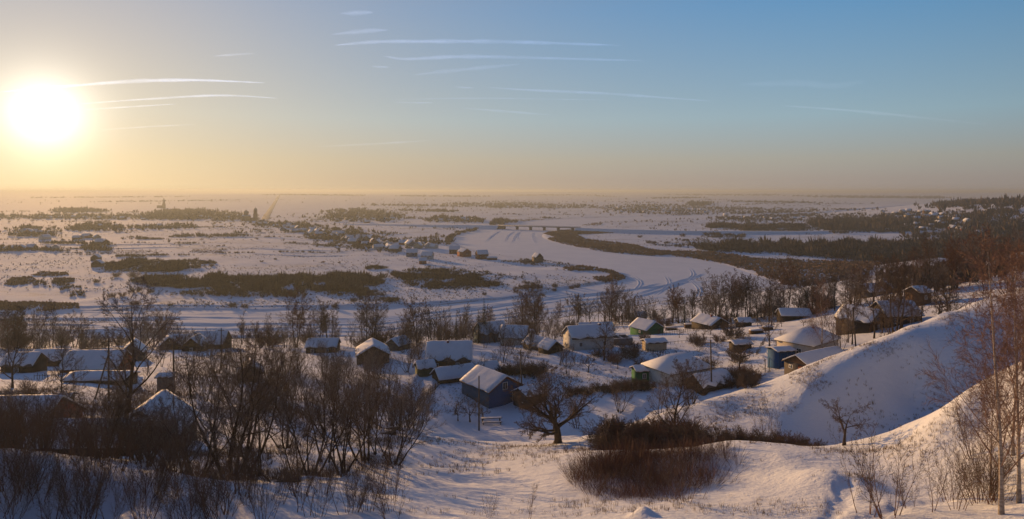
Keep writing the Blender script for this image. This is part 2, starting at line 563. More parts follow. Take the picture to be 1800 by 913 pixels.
from mathutils.geometry import tessellate_polygon
from mathutils import Vector
tr = tessellate_polygon([[Vector((x, y, 0)) for x, y in RPOLY]])
me = np_mesh('river', np.c_[RPOLY, np.full(len(RPOLY), -56.6)], tris=np.array(tr))
if me.polygons[0].normal.z < 0:
    me.flip_normals()
river = tag(link('river', me, None, MAT['snow_river']), 'wide frozen river under snow bending through the flood plain', 'river', kind='structure')

# ------------------------------------------------------------------ materials of plants and buildings
simple('bark', (.040, .029, .022), (.085, .063, .048), 6, .95, .02)
simple('twig', (.095, .066, .048), (.175, .125, .092), 1.5)
simple('twig_frost', (.15, .12, .10), (.26, .215, .185), 1.5)
simple('twig_red', (.115, .058, .038), (.19, .10, .066), 1.5)
simple('birch_bark', (.16, .12, .09), (.46, .40, .34), 3.5, .8, .0, True, (1, 1, 3.5))
simple('birch_twig', (.15, .088, .065), (.25, .155, .115), 1.5)
simple('needles', (.012, .020, .014), (.030, .040, .024), 3)
simple('thicket_brown', (.038, .026, .019), (.125, .084, .056), .22, .95, 0, False)
simple('grove_brown', (.042, .032, .026), (.12, .088, .068), .09, .95, 0, False)
simple('reed_brown', (.19, .112, .062), (.31, .195, .115), .08, .95, 0, False)
simple('grass_dry', (.17, .115, .062), (.27, .19, .11), .3, .95, 0, False)
simple('meadow_grass', (.085, .062, .042), (.16, .11, .07), .1, .95, 0, False)


# ------------------------------------------------------------------ growing plants
def unit(v):
    return v / (np.linalg.norm(v, axis=-1, keepdims=True) + 1e-9)


def tubes(pts, rad, S):
    """(N,K,3) polylines and (N,K) radii to a vertex array and quads"""
    N, K, _ = pts.shape
    d = unit(np.gradient(pts, axis=1))
    ref = np.where(np.abs(d[..., 2:3]) < .85, np.array([0, 0, 1.0]), np.array([1.0, 0, 0]))
    u = unit(np.cross(d, ref))
    w = np.cross(d, u)
    a = np.arange(S) * 2 * math.pi / S
    v = pts[:, :, None] + rad[:, :, None, None] * (np.cos(a)[:, None] * u[:, :, None] + np.sin(a)[:, None] * w[:, :, None])
    n, k, s = np.meshgrid(np.arange(N), np.arange(K - 1), np.arange(S), indexing='ij')
    b = n * K * S + k * S
    q = np.stack([b + s, b + (s + 1) % S, b + S + (s + 1) % S, b + S + s], -1).reshape(-1, 4)
    return v.reshape(-1, 3), q


def polyline(rng, p0, dr, ln, K, wob, trop, bend=0.0):
    """grow N branches: start points, directions, lengths"""
    N = len(p0)
    pts = np.zeros((N, K, 3))
    pts[:, 0] = p0
    d = dr.copy()
    st = ln[:, None] / (K - 1)
    for k in range(1, K):
        pts[:, k] = pts[:, k - 1] + d * st
        d = unit(d + wob * rng.normal(size=(N, 3)) + np.array([0, 0, trop]) )
    return pts


def grow(seed, levels, h, r0, lean=(0, 0), nstem=1, spread=0.0, stem_wob=.06, stem_trop=.08, K0=8, base_spread=0.0):
    """levels: dicts n, t0, ang, lr, rr, K, S, wob, trop; returns [(pts, rad, S)] for every level"""
    rng = np.random.default_rng(seed)
    a = rng.uniform(0, 2 * math.pi, nstem)
    tilt = spread * np.sqrt(rng.uniform(0.05, 1, nstem)) if nstem > 1 else np.zeros(1)
    d = unit(np.stack([np.cos(a) * tilt + lean[0], np.sin(a) * tilt + lean[1], np.ones(nstem)], -1))
    p0 = np.stack([np.cos(a) * base_spread * rng.uniform(.2, 1, nstem), np.sin(a) * base_spread * rng.uniform(.2, 1, nstem), np.full(nstem, -.25)], -1)
    ln = h * (rng.uniform(.72, 1.0, nstem) if nstem > 1 else np.ones(1))
    pts = polyline(rng, p0, d, ln, K0, stem_wob, stem_trop)
    tt = np.linspace(0, 1, K0)
    rad = r0 * (ln / h)[:, None] * (1 - .9 * tt ** .8)[None]
    rad[:, 0] *= 1.25
    out = [(pts, rad, 6 if r0 > .05 else 4)]
    for L in levels:
        N, K, _ = pts.shape
        m = L['n']
        t = np.clip(L['t0'] + (L.get('t1', 1) - L['t0']) * (np.arange(m) + rng.uniform(.1, .9, (N, m))) / m, 0, .995)
        f = t * (K - 1)
        i = np.minimum(f.astype(int), K - 2)
        fr = (f - i)[..., None]
        ar = np.arange(N)[:, None]
        o = pts[ar, i] * (1 - fr) + pts[ar, i + 1] * fr
        tg = unit(pts[ar, i + 1] - pts[ar, i])
        ro = rad[ar, i] * (1 - fr[..., 0]) + rad[ar, i + 1] * fr[..., 0]
        plen = ln[:, None] * np.ones((1, m))
        az = rng.uniform(0, 2 * math.pi, (N, m)) if L.get('rand', True) else (np.arange(m) * 2.4)[None] + rng.uniform(0, 6, (N, 1))
        ref = np.where(np.abs(tg[..., 2:3]) < .9, np.array([0, 0, 1.0]), np.array([1.0, 0, 0]))
        u = unit(np.cross(tg, ref))
        w = np.cross(tg, u)
        an = np.radians(L['ang']) * rng.uniform(.7, 1.3, (N, m))
        if 'ang1' in L:
            an = np.radians(L['ang'] + (L['ang1'] - L['ang']) * t) * rng.uniform(.85, 1.15, (N, m))
        nd_ = np.cos(an)[..., None] * tg + np.sin(an)[..., None] * (np.cos(az)[..., None] * u + np.sin(az)[..., None] * w)
        sh = L.get('shape', lambda q: 1 - .45 * q)
        ln2 = plen * L['lr'] * sh(t) * rng.uniform(.7, 1.2, (N, m))
        p0, dr, ln = o.reshape(-1, 3), unit(nd_.reshape(-1, 3)), ln2.ravel()
        r0_ = np.maximum(ro.ravel() * L['rr'], L.get('rmin', .004))
        K = L['K']
        pts = polyline(rng, p0, dr, ln, K, L['wob'], L['trop'])
        tt = np.linspace(0, 1, K)
        rad = r0_[:, None] * (1 - (.82 if L is not levels[-1] else .65) * tt)[None]
        out.append((pts, rad, L.get('S', 3)))
    return out


def plant_meshes(name, lv, split=2):
    def pack(sub, nm):
        mb = MB()
        for pts, rad, S in sub:
            if S == 1:                              # last twigs: slim single faces
                o_, e_ = pts[:, 0], pts[:, -1]
                rg = np.random.default_rng(len(o_))
                w_ = unit(np.cross(unit(e_ - o_), rg.normal(size=o_.shape))) * rad[:, :1]
                mb.add(np.stack([o_ - w_, o_ + w_, e_], 1).reshape(-1, 3), np.arange(len(o_) * 3).reshape(-1, 3))
                continue
            v, q = tubes(pts, rad, S)
            mb.add(v, quads=q)
        return mb.mesh(nm, True)
    return pack(lv[:split], name + '_trunk'), pack(lv[split:], name + '_crown')


PROTO = {}


def proto(key, lv, mt, mc, split=2):
    a, b = plant_meshes(key, lv, split)
    a.materials.append(MAT[mt])
    b.materials.append(MAT[mc])
    PROTO[key] = (a, b)


# broad crowned bare trees
dome = lambda q: np.sqrt(np.clip(1.15 - q, .05, 1))
for k in range(4):
    proto(f'broad{k}', grow(100 + k, [
        dict(n=15, t0=.16, ang=54, ang1=26, lr=.62, rr=.58, K=7, S=5, wob=.10, trop=.055, rand=False, shape=lambda q: 1.0 - .62 * q),
        dict(n=9, t0=.22, ang=42, lr=.44, rr=.52, K=5, S=4, wob=.13, trop=.03),
        dict(n=8, t0=.15, ang=38, lr=.46, rr=.5, K=4, S=3, wob=.16, trop=.03, rmin=.010),
        dict(n=5, t0=.1, ang=34, lr=.50, rr=.6, K=2, S=3, wob=.15, trop=.03, rmin=.007),
        dict(n=5, t0=.1, ang=34, lr=.75, rr=.7, K=2, S=1, wob=.1, trop=.02, rmin=.010)], 9, .22, nstem=1, spread=.22, K0=9), 'bark', 'twig_frost' if k == 3 else 'twig')
# trees of the river bank (seen from 200 m and more): slim, round and leaning kinds
for k in range(6):
    ag = (34, 48, 30, 56, 40, 50)[k]
    proto(f'bank{k}', grow(200 + k, [
        dict(n=(11, 13, 9, 13, 12, 10)[k], t0=(.25, .18, .35, .2, .3, .15)[k], ang=ag, ang1=ag * .6, lr=(.46, .56, .40, .58, .5, .6)[k], rr=.55, K=6, S=4, wob=.11, trop=.07, rand=False),
        dict(n=8, t0=.2, ang=40, lr=.46, rr=.55, K=4, S=3, wob=.16, trop=.04),
        dict(n=7, t0=.1, ang=38, lr=.5, rr=.6, K=2, S=3, wob=.14, trop=.04, rmin=.014),
        dict(n=10, t0=.05, ang=36, lr=.6, rr=.7, K=2, S=1, wob=.14, trop=.04, rmin=.022)], 12 if ag < 45 else 10.5, .19, nstem=(1, 1, 3, 1, 2, 3)[k], spread=.3, stem_wob=.07, K0=8, base_spread=.5, lean=((0, 0), (.05, 0), (0, 0), (-.08, .05), (.1, 0), (0, 0))[k]),
        'bark', ['twig', 'twig_frost', 'twig', 'twig', 'twig_red', 'twig_frost'][k])
# gnarled fruit trees and old willows
for k in range(4):
    proto(f'fruit{k}', grow(300 + k, [
        dict(n=6, t0=.35, ang=58, lr=.85, rr=.72, K=7, S=5, wob=.20, trop=.05, rand=False, shape=lambda q: 1.0 - .2 * q),
        dict(n=8, t0=.2, ang=46, lr=.48, rr=.55, K=5, S=4, wob=.20, trop=.05),
        dict(n=8, t0=.1, ang=44, lr=.48, rr=.5, K=4, S=3, wob=.20, trop=.07, rmin=.008),
        dict(n=5, t0=.1, ang=36, lr=.55, rr=.6, K=2, S=3, wob=.15, trop=.08, rmin=.006),
        dict(n=4, t0=.1, ang=36, lr=.7, rr=.7, K=2, S=1, wob=.15, trop=.08, rmin=.009)], 3.2, .17, nstem=1, spread=.5, stem_wob=.14, K0=6), 'bark', 'twig')
proto('willow0', grow(357, [
    dict(n=9, t0=.22, ang=64, ang1=34, lr=.74, rr=.62, K=9, S=6, wob=.15, trop=.075, rand=False, shape=lambda q: 1.0 - .35 * q),
    dict(n=9, t0=.2, ang=46, lr=.44, rr=.55, K=6, S=4, wob=.18, trop=.07),
    dict(n=8, t0=.1, ang=44, lr=.48, rr=.5, K=4, S=3, wob=.18, trop=.08, rmin=.010),
    dict(n=5, t0=.1, ang=36, lr=.55, rr=.6, K=2, S=3, wob=.15, trop=.08, rmin=.007),
    dict(n=4, t0=.1, ang=36, lr=.7, rr=.7, K=2, S=1, wob=.15, trop=.08, rmin=.010)], 5.0, .30, nstem=2, spread=.62, stem_wob=.12, stem_trop=.10, K0=8, base_spread=.2), 'bark', 'twig')
# multi-stemmed thicket trees with long bare stems
for k in range(5):
    proto(f'stem{k}', grow(400 + k, [
        dict(n=11, t0=.26, ang=46, ang1=30, lr=.42, rr=.5, K=6, S=4, wob=.10, trop=.09, rand=False),
        dict(n=9, t0=.15, ang=36, lr=.42, rr=.5, K=4, S=3, wob=.15, trop=.05, rmin=.008),
        dict(n=7, t0=.1, ang=34, lr=.52, rr=.55, K=2, S=3, wob=.15, trop=.04, rmin=.006),
        dict(n=4, t0=.05, ang=34, lr=.68, rr=.7, K=2, S=1, wob=.15, trop=.04, rmin=.010)], 8, .12, nstem=(3, 5, 2, 6, 4)[k], spread=(.55, .8, .35, .75, .62)[k], stem_wob=.10, stem_trop=.05, K0=9, base_spread=.6),
        'bark', ['twig', 'twig_frost', 'twig_frost', 'twig', 'twig_frost'][k])
# birches with hanging twigs
for k in range(3):
    proto(f'birch{k}', grow(500 + k, [
        dict(n=26, t0=.12, ang=42, ang1=28, lr=.40, rr=.34, K=7, S=4, wob=.06, trop=.03, rand=False, shape=lambda q: 1.05 - .75 * q),
        dict(n=13, t0=.2, ang=36, lr=.52, rr=.5, K=6, S=3, wob=.10, trop=-.09, rmin=.008),
        dict(n=7, t0=.1, ang=30, lr=.55, rr=.6, K=4, S=3, wob=.10, trop=-.10, rmin=.0045),
        dict(n=6, t0=.1, ang=28, lr=.6, rr=.7, K=2, S=1, wob=.10, trop=-.10, rmin=.009)], 12, .13, nstem=1, spread=.12, stem_wob=.02, stem_trop=.04, K0=10, base_spread=.3), 'birch_bark', 'birch_twig', 1)
# saplings and weeds standing in the foreground snow
for k in range(4):
    proto(f'sapling{k}', grow(600 + k, [
        dict(n=10, t0=.2, ang=36, ang1=26, lr=.40, rr=.5, K=5, S=3, wob=.08, trop=.10, rand=False, rmin=.006),
        dict(n=6, t0=.15, ang=36, lr=.4, rr=.5, K=3, S=3, wob=.10, trop=.08, rmin=.0045),
        dict(n=5, t0=.15, ang=34, lr=.5, rr=.7, K=2, S=1, wob=.10, trop=.08, rmin=.006)], 2.6, .024, nstem=(2, 4, 7, 11)[k], spread=(.4, .6, .75, .85)[k], stem_wob=.08, K0=6, base_spread=.25 + .1 * k), 'twig_red', 'twig', 1)
# low dense shrubs
for k in range(3):
    proto(f'shrub{k}', grow(700 + k, [
        dict(n=8, t0=.15, ang=36, lr=.52, rr=.6, K=4, S=3, wob=.14, trop=.06, rmin=.007),
        dict(n=7, t0=.1, ang=36, lr=.5, rr=.6, K=2, S=3, wob=.14, trop=.05, rmin=.006),
        dict(n=6, t0=.1, ang=36, lr=.6, rr=.7, K=2, S=1, wob=.14, trop=.05, rmin=.009)], 1.7, .02, nstem=26, spread=.9, stem_wob=.08, K0=5, base_spread=.35), 'twig', 'twig_red' if k == 1 else 'twig', 1)


# spruce: whorls of drooping boughs with needle sprays
def spruce_mesh(seed):
    rng = np.random.default_rng(seed)
    tr = MB()
    tr.tube([(0, 0, -.2), (0, 0, 5), (.05, 0, 10)], [.16, .1, .02], 6)
    mb = MB()
    z = .7
    while z < 9.9:
        r = 2.1 * (1 - z / 10.3) ** .9 * rng.uniform(.85, 1.15)
        for a in rng.uniform(0, 6.28) + np.arange(9) * .70 + rng.normal(0, .1, 9):
            L = r * rng.uniform(.7, 1.12)
            for q in range(9):
                t = (q + 1) / 9 * L
                c = np.array([math.cos(a) * t, math.sin(a) * t, z - .30 * t + .07 * t * t])
                s = .42 * (1 - .55 * q / 9) * min(1, r)
                for sg in (-1, 1):
                    b = a + sg * rng.uniform(.6, 1.1)
                    e = c + np.array([math.cos(b) * s, math.sin(b) * s, -rng.uniform(.05, .28) * s])
                    f = c + np.array([math.cos(a) * .16, math.sin(a) * .16, -.02])
                    mb.add([c, e, f], [(0, 1, 2)])
        z += .34
    return tr.mesh('spruce_trunk'), mb.mesh('spruce_crown')


for k in range(2):
    a, b = spruce_mesh(40 + k)
    a.materials.append(MAT['bark'])
    b.materials.append(MAT['needles'])
    PROTO[f'spruce{k}'] = (a, b)

BASE_H = {'broad': 9, 'bank': 12, 'fruit': 5.2, 'stem': 8, 'birch': 12, 'sapling': 2.6, 'shrub': 1.9, 'spruce': 10, 'willow': 5.6}
TREES = []


def tree(kind, k, loc, h, label, name='bare_tree', cat='tree', group=None, rz=None, wide=1.0, lean=0.0):
    """one tree: an Empty at its foot, a trunk and a crown"""
    a, b = PROTO[f'{kind}{k}']
    o = empty(name, (loc[0], loc[1], loc[2]), random.uniform(0, 6.28) if rz is None else rz)
    s = h / BASE_H[kind]
    o.scale = (s * wide, s * wide, s)
    if lean:
        o.rotation_euler = (random.uniform(-lean, lean), random.uniform(-lean, lean), o.rotation_euler[2])
    link('trunk' if kind not in ('sapling', 'shrub') else 'stems', a, o)
    link('crown' if kind not in ('sapling', 'shrub') else 'twigs', b, o)
    tag(o, label, cat, group)
    TREES.append(o)
    return o


# ------------------------------------------------------------------ masses nobody could count
def in_poly(x, y, poly):
    return poly_sdf(x, y, np.asarray(poly, float)) < 0


def px_poly(pts, h=56.0):
    return np.array([pl(px, py, h) for px, py in pts])


def scatter(poly, n, rng, clump=0.0, cs=20, soft=False):
    lo, hi = poly.min(0), poly.max(0)
    out = np.zeros((0, 2))
    for _ in range(30):
        p = rng.uniform(lo, hi, (n * 3, 2))
        sd_ = poly_sdf(p[:, 0], p[:, 1], poly)
        ed = max(2.0, .16 * soft * np.sqrt(np.prod(hi - lo))) if soft else 1e-3
        p = p[sd_ < ed * .45 * rng.normal(size=len(p)) - ed * .12] if soft else p[sd_ < 0]
        if clump:
            p = p[fbm(p[:, 0] / cs, p[:, 1] / cs, 91, 3) + rng.normal(0, .2, len(p)) > clump - .6]
        out = np.vstack([out, p])
        if len(out) >= n:
            break
    return out[:n]


def brush_mesh(p, z, hgt, rng, blades, width, spread=.55, droop=.0, jag=.35):
    """bushes at p (N,2): every bush a sheaf of thin blades fanning out of its foot"""
    N = len(p)
    a = rng.uniform(0, 2 * math.pi, (N, blades))
    out = np.sqrt(rng.uniform(0, 1, (N, blades))) * spread
    hh = hgt[:, None] * (1 - jag * rng.uniform(0, 1, (N, blades))) * (1 - .45 * out / max(spread, .01))
    base = np.stack([p[:, 0:1] + np.cos(a) * out * hgt[:, None] * .35, p[:, 1:2] + np.sin(a) * out * hgt[:, None] * .35, np.broadcast_to(z[:, None], a.shape) - .1 + hgt[:, None] * .0], -1)
    tip = np.stack([p[:, 0:1] + np.cos(a) * out * hgt[:, None], p[:, 1:2] + np.sin(a) * out * hgt[:, None], z[:, None] + hh], -1)
    mid = base * .45 + tip * .55
    b = rng.uniform(0, math.pi, (N, blades))
    w = np.stack([np.cos(b), np.sin(b), rng.normal(0, .35, (N, blades))], -1) * (width * hgt[:, None] * rng.uniform(.6, 1.3, (N, blades)))[..., None]
    v = np.stack([base, mid - w, mid + w, tip], 2)
    i = np.arange(N * blades)[:, None] * 4
    t = np.concatenate([i + np.array([[0, 1, 2]]), i + np.array([[1, 3, 2]])])
    return v.reshape(-1, 3), t


def mass(name, label, cat, poly, n, h, mat, blades=16, width=.045, spread=.55, seed=1, clump=0.0, cs=20, jag=.35, zoff=0.0, soft=False, var=.3):
    rng = np.random.default_rng(seed)
    p = scatter(poly, n, rng, clump, cs, soft)
    p = p[poly_sdf(p[:, 0], p[:, 1], RPOLY) > 1.0]
    z = H(p[:, 0], p[:, 1]) + zoff
    if len(p) == 0:
        return None
    hg = (h[0] + (h[1] - h[0]) * rng.uniform(0, 1, len(p)) ** 1.6) * np.clip(1 + var * fbm(p[:, 0] / 13, p[:, 1] / 13, 95, 2), .35, 1.9)
    v, t = brush_mesh(p, z, hg, rng, blades, width, spread, jag=jag)
    return tag(link(name, np_mesh(name, v, t), None, MAT[mat]), label, cat, kind='stuff')

# ------------------------------------------------------------------ vegetation masses on the flood plain
TH = [
    ('low willow thicket beside two cabins on the left plain', [(185, 479), (300, 479), (382, 467), (375, 459), (250, 459), (190, 463)], 700, (2.2, 4.2), 'thicket_brown'),
    ('longest dark willow thicket on the left bank of the river', [(232, 499), (300, 506), (300, 517), (400, 521), (520, 523), (560, 516), (600, 521), (622, 506), (678, 498), (670, 489), (590, 484), (540, 485), (470, 488), (380, 487), (300, 489), (240, 492)], 1500, (2.6, 5.0), 'thicket_brown'),
    ('tail of brush running down to the river from the long thicket', [(590, 506), (620, 521), (640, 532), (690, 532), (706, 525), (660, 513), (622, 501)], 350, (1.4, 2.8), 'thicket_brown'),
    ('rounded brown willow thicket in front of the red houses', [(688, 480), (720, 501), (760, 509), (850, 509), (900, 507), (930, 511), (957, 511), (950, 497), (900, 488), (840, 479), (780, 474), (720, 475)], 1100, (2.2, 3.8), 'thicket_brown'),
    ('dense leafless willow forest along the far side of the reeds', [(1235, 441), (1327, 446), (1420, 452), (1495, 457), (1587, 468), (1700, 460), (1800, 452), (1800, 434), (1557, 433), (1403, 431), (1235, 432)], 2600, (5.0, 9.5), 'grove_brown'),
    ('dark wood beyond the snowy strip right of centre', [(1425, 400), (1470, 413), (1600, 413), (1612, 402), (1540, 393), (1430, 390)], 800, (6, 12), 'grove_brown'),
    ('low thicket left of the dark wood beyond the strip', [(1245, 402), (1320, 409), (1420, 408), (1420, 399), (1310, 394), (1245, 394)], 600, (4, 8), 'grove_brown'),
    ('flat brush behind the spit cabin and its garden', [(880, 460), (940, 466), (1000, 469), (1010, 461), (960, 456), (890, 455)], 350, (.8, 1.6), 'thicket_brown'),
    ('shrubs on the river bend left of the bridge', [(782, 431), (792, 431), (800, 418), (830, 409), (842, 407), (835, 404), (800, 409), (785, 418)], 220, (2.5, 5), 'thicket_brown'),
    ('trees at the left end of the bridge', [(862, 398), (905, 398), (912, 391), (890, 387), (866, 390)], 110, (6, 11), 'grove_brown'),
    ('small brush patch on the plain above the long thicket', [(640, 473), (655, 475), (682, 473), (680, 468), (650, 467)], 60, (1.6, 2.6), 'thicket_brown'),
    ('brush along the right plain above the reeds', [(1140, 433), (1250, 440), (1330, 441), (1330, 424), (1250, 420), (1175, 421)], 320, (1.2, 3.6), 'grove_brown'),
    ('scrub on the plain behind the right reeds', [(1230, 418), (1310, 420), (1310, 414), (1240, 412)], 120, (2.5, 5), 'grove_brown'),
    ('wooded bank under the right hillside village', [(1590, 420), (1660, 440), (1800, 440), (1800, 405), (1700, 400), (1610, 405)], 560, (5, 10), 'grove_brown'),
    ('brush beside the frozen left meadow track', [(55, 503), (100, 507), (125, 522), (152, 521), (146, 505), (95, 496), (60, 497)], 90, (1.4, 3.2), 'thicket_brown'),
]
for k, (lb, poly, n, h, mt) in enumerate(TH):
    mass('thicket', lb, 'thicket', px_poly(poly), int(n * 1.45), h, mt, blades=17, width=.054, spread=.62, seed=900 + k, clump=.15 if n > 200 else 0, cs=18, jag=.5, soft=.35 if n > 300 else 0, var=.75)
RD = [
    ('brown reed bed along the right bank below the bridge', [(949, 408), (996, 404), (1055, 405), (1102, 408), (1060, 411), (1012, 413), (1030, 421), (1115, 431), (1145, 440), (1178, 442), (1250, 443), (1327, 454), (1403, 457), (1495, 461), (1545, 463),
     (1545, 480), (1510, 504), (1419, 507), (1373, 500), (1342, 489), (1324, 476), (1290, 470), (1250, 461), (1203, 454), (1178, 448), (1140, 450), (1097, 446), (1014, 437), (981, 430), (956, 422), (976, 418), (955, 411)], 13500, (1.6, 2.8)),
    ('ring of brown reeds on the tip of the spit', [(990, 471), (1020, 467), (1060, 471), (1085, 479), (1100, 488), (1103, 494), (1085, 497), (1050, 495), (1042, 487), (1070, 487), (1075, 481), (1050, 477), (1000, 477)], 900, (1.3, 2.2)),
    ('reed strip at the left end of the near river', [(-60, 546), (60, 547), (140, 542), (135, 534), (60, 532), (-60, 533)], 1000, (1.3, 2.2)),
    ('oval reed patch on the left sunlit meadow', [(8, 500), (40, 504), (64, 493), (55, 487), (20, 489)], 350, (1.2, 2.0)),
    ('thin reed patch above the oval one', [(52, 485), (90, 487), (122, 484), (115, 479), (70, 478)], 260, (1.1, 1.8)),
    ('crescent of reeds beyond the bridge', [(1048, 368), (1110, 373), (1216, 381), (1216, 377), (1120, 370), (1060, 366)], 700, (1.8, 3)),
    ('straight reed strip behind the bridge', [(905, 390), (1000, 389), (1090, 386), (1090, 382), (980, 385), (905, 386)], 600, (1.8, 3)),
    ('reeds at the right end of the bridge', [(1000, 397), (1055, 396), (1060, 391), (1010, 391)], 250, (1.8, 3)),
    ('short reed tongue on the left meadow', [(90, 498), (130, 497), (131, 490), (95, 491)], 160, (1.1, 1.8)),
    ('dry grass line across the white plain', [(94, 446), (190, 447), (290, 446), (290, 442), (200, 441)], 260, (.8, 1.4)),
    ('dry grass bar on the middle plain', [(330, 445), (402, 444), (398, 438), (340, 438)], 200, (.8, 1.4)),
    ('dry grass strip near the first village gardens', [(494, 429), (545, 430), (545, 426), (496, 426)], 150, (.8, 1.3)),
]
for k, (lb, poly, n, h) in enumerate(RD):
    mass('reed_bed', lb, 'reeds', px_poly(poly), n, h, 'reed_brown', blades=7, width=.15, spread=.5, seed=950 + k, clump=0 if n > 5000 else .1, cs=16, jag=.5)

# woods, shelter belts and tree lines far out (each one mass)
FAR = [
    ('grove among houses beyond the first village', [(565, 386), (600, 391), (660, 390), (705, 388), (700, 378), (640, 368), (580, 370)], 480, (7, 14)),
    ('wide flat wood behind the far village', [(785, 364), (900, 367), (1045, 367), (1045, 361), (900, 357), (785, 358)], 700, (7, 13)),
    ('shelter belt on the far white rise at centre', [(905, 344), (1010, 344), (1078, 347), (1078, 345.5), (1010, 343), (905, 343)], 260, (10, 16)),
    ('long forest on the far rise at right', [(1450, 348), (1560, 349), (1660, 350), (1660, 347), (1500, 345.5), (1380, 345)], 520, (14, 22)),
    ('tree line on the far rise right of centre', [(1140, 350), (1230, 349), (1230, 347.5), (1140, 348.5)], 170, (10, 16)),
    ('orchards around the far right village', [(1055, 374), (1250, 380), (1260, 372), (1240, 362), (1150, 359), (1060, 362)], 650, (5, 11)),
    ('round wood above the far right village', [(1205, 362), (1250, 362), (1245, 357), (1210, 357)], 140, (10, 18)),
    ('mixed scrub over the right plain', [(1250, 390), (1420, 390), (1420, 372), (1260, 366)], 700, (4, 9)),
    ('scrub belts before the dark wood', [(1260, 386), (1560, 388), (1560, 377), (1330, 372)], 500, (4, 9)),
    ('hedgerows on the far right fields', [(1240, 366), (1500, 371), (1500, 367), (1240, 363)], 280, (5, 9)),
    ('tree belt around the left village', [(-60, 386), (130, 387), (320, 386), (330, 380), (200, 378), (-60, 380)], 500, (6, 12)),
    ('grove on the far left plain under the sun', [(98, 375), (130, 376), (180, 374), (180, 369), (110, 368)], 200, (8, 15)),
    ('trees of the left farmstead', [(25, 417), (95, 416), (98, 404), (60, 398), (30, 402)], 170, (5, 10)),
    ('trees behind the left farmstead', [(125, 408), (222, 408), (225, 400), (180, 393), (128, 396)], 240, (5, 9)),
    ('brush around the far left huts', [(-40, 443), (110, 443), (112, 436), (0, 432), (-40, 434)], 220, (3, 6)),
    ('garden trees by the left lane', [(150, 443), (195, 442), (195, 428), (150, 430)], 130, (3, 7)),
    ('grove left of the church', [(270, 388), (420, 388), (420, 378), (330, 370), (275, 372)], 620, (8, 15)),
    ('trees in the left lane gardens', [(228, 407), (345, 402), (340, 394), (232, 399)], 170, (4, 9)),
    ('trees of the street below the church', [(440, 398), (530, 404), (600, 416), (690, 430), (690, 420), (600, 401), (520, 393), (450, 391)], 420, (4, 9)),
    ('gardens on the near side of the street', [(530, 417), (620, 440), (700, 446), (700, 437), (620, 426), (550, 411)], 260, (2.5, 6)),
    ('trees by the river end of the street', [(690, 427), (780, 431), (783, 423), (700, 418)], 90, (3, 7)),
    ('scattered trees by the far middle houses', [(740, 390), (850, 393), (850, 386), (760, 382)], 200, (6, 12)),
    ('hedge along the far centre fields', [(700, 372), (800, 374), (800, 371), (700, 369)], 170, (6, 11)),
    ('woods crowning the right hill', [(1640, 366), (1800, 372), (1900, 372), (1900, 358), (1700, 356), (1650, 360)], 420, (10, 17)),
    ('dark slope woods of the right hill', [(1690, 400), (1900, 412), (1900, 374), (1720, 374)], 330, (8, 14)),
    ('gardens of the right hillside village', [(1520, 402), (1700, 405), (1720, 376), (1620, 372), (1540, 380)], 500, (4, 9)),
    ('shelter belt on the horizon left of centre', [(460, 344), (560, 344), (640, 345.5), (640, 344), (560, 342.8), (460, 342.8)], 240, (9, 14)),
    ('hedge on the far plain behind the grove', [(640, 362), (780, 364), (780, 361.5), (640, 360)], 200, (6, 11)),
    ('upper shelter belt on the left horizon', [(60, 349), (330, 347), (330, 346), (60, 348)], 200, (8, 13)),
    ('low belt on the far fields left of the road', [(180, 356), (420, 353), (420, 352), (180, 355)], 160, (6, 11)),
    ('dark wood patch on the right horizon', [(1180, 344), (1360, 345), (1360, 342.5), (1180, 342)], 320, (12, 20)),
    ('wood patch on the middle horizon', [(700, 346), (860, 347), (860, 345), (700, 344.5)], 240, (10, 16)),
    ('belt crossing the far right fields', [(1290, 356), (1440, 358), (1440, 356.5), (1290, 354.5)], 220, (8, 13)),
    ('scrub on the near right slope behind the village', [(1560, 500), (1640, 520), (1800, 500), (1800, 465), (1600, 470)], 420, (3, 7)),
]


def far_poly(pts):
    return np.array([on(px, py, 150)[:2] for px, py in pts])


for k, (lb, poly, n, h) in enumerate(FAR):
    mass('far_grove', lb, 'trees', far_poly(poly), n, h, 'grove_brown', blades=10, width=.09, spread=.5, seed=1000 + k, clump=.25, cs=30, jag=.5, soft=.6)

for k, (lb, poly, n, h) in enumerate((
        ('scattered trees over the left plain', [(-40, 440), (330, 440), (480, 392), (300, 372), (-40, 372)], 420, (2, 8)),
        ('scattered trees around the middle village', [(380, 425), (720, 455), (860, 400), (700, 368), (450, 380)], 420, (2, 8)),
        ('scattered trees over the far middle plain', [(640, 372), (1050, 384), (1240, 362), (900, 352), (640, 356)], 420, (3, 9)),
        ('scattered trees over the right plain', [(1040, 394), (1250, 412), (1560, 414), (1560, 366), (1240, 360)], 900, (2, 8)),
        ('scattered trees on the far fields', [(0, 360), (800, 358), (1500, 362), (1500, 351), (800, 349), (0, 352)], 420, (4, 10)),
        ('low scrub over the near flood plain', [(-40, 530), (240, 540), (700, 535), (980, 508), (1000, 475), (700, 462), (300, 450), (-40, 450)], 700, (.6, 1.8)))):
    mass('scattered_scrub', lb, 'trees', far_poly(poly), n, h, 'grove_brown', blades=10, width=.07, spread=.55, seed=1100 + k, clump=.45, cs=60, jag=.5)

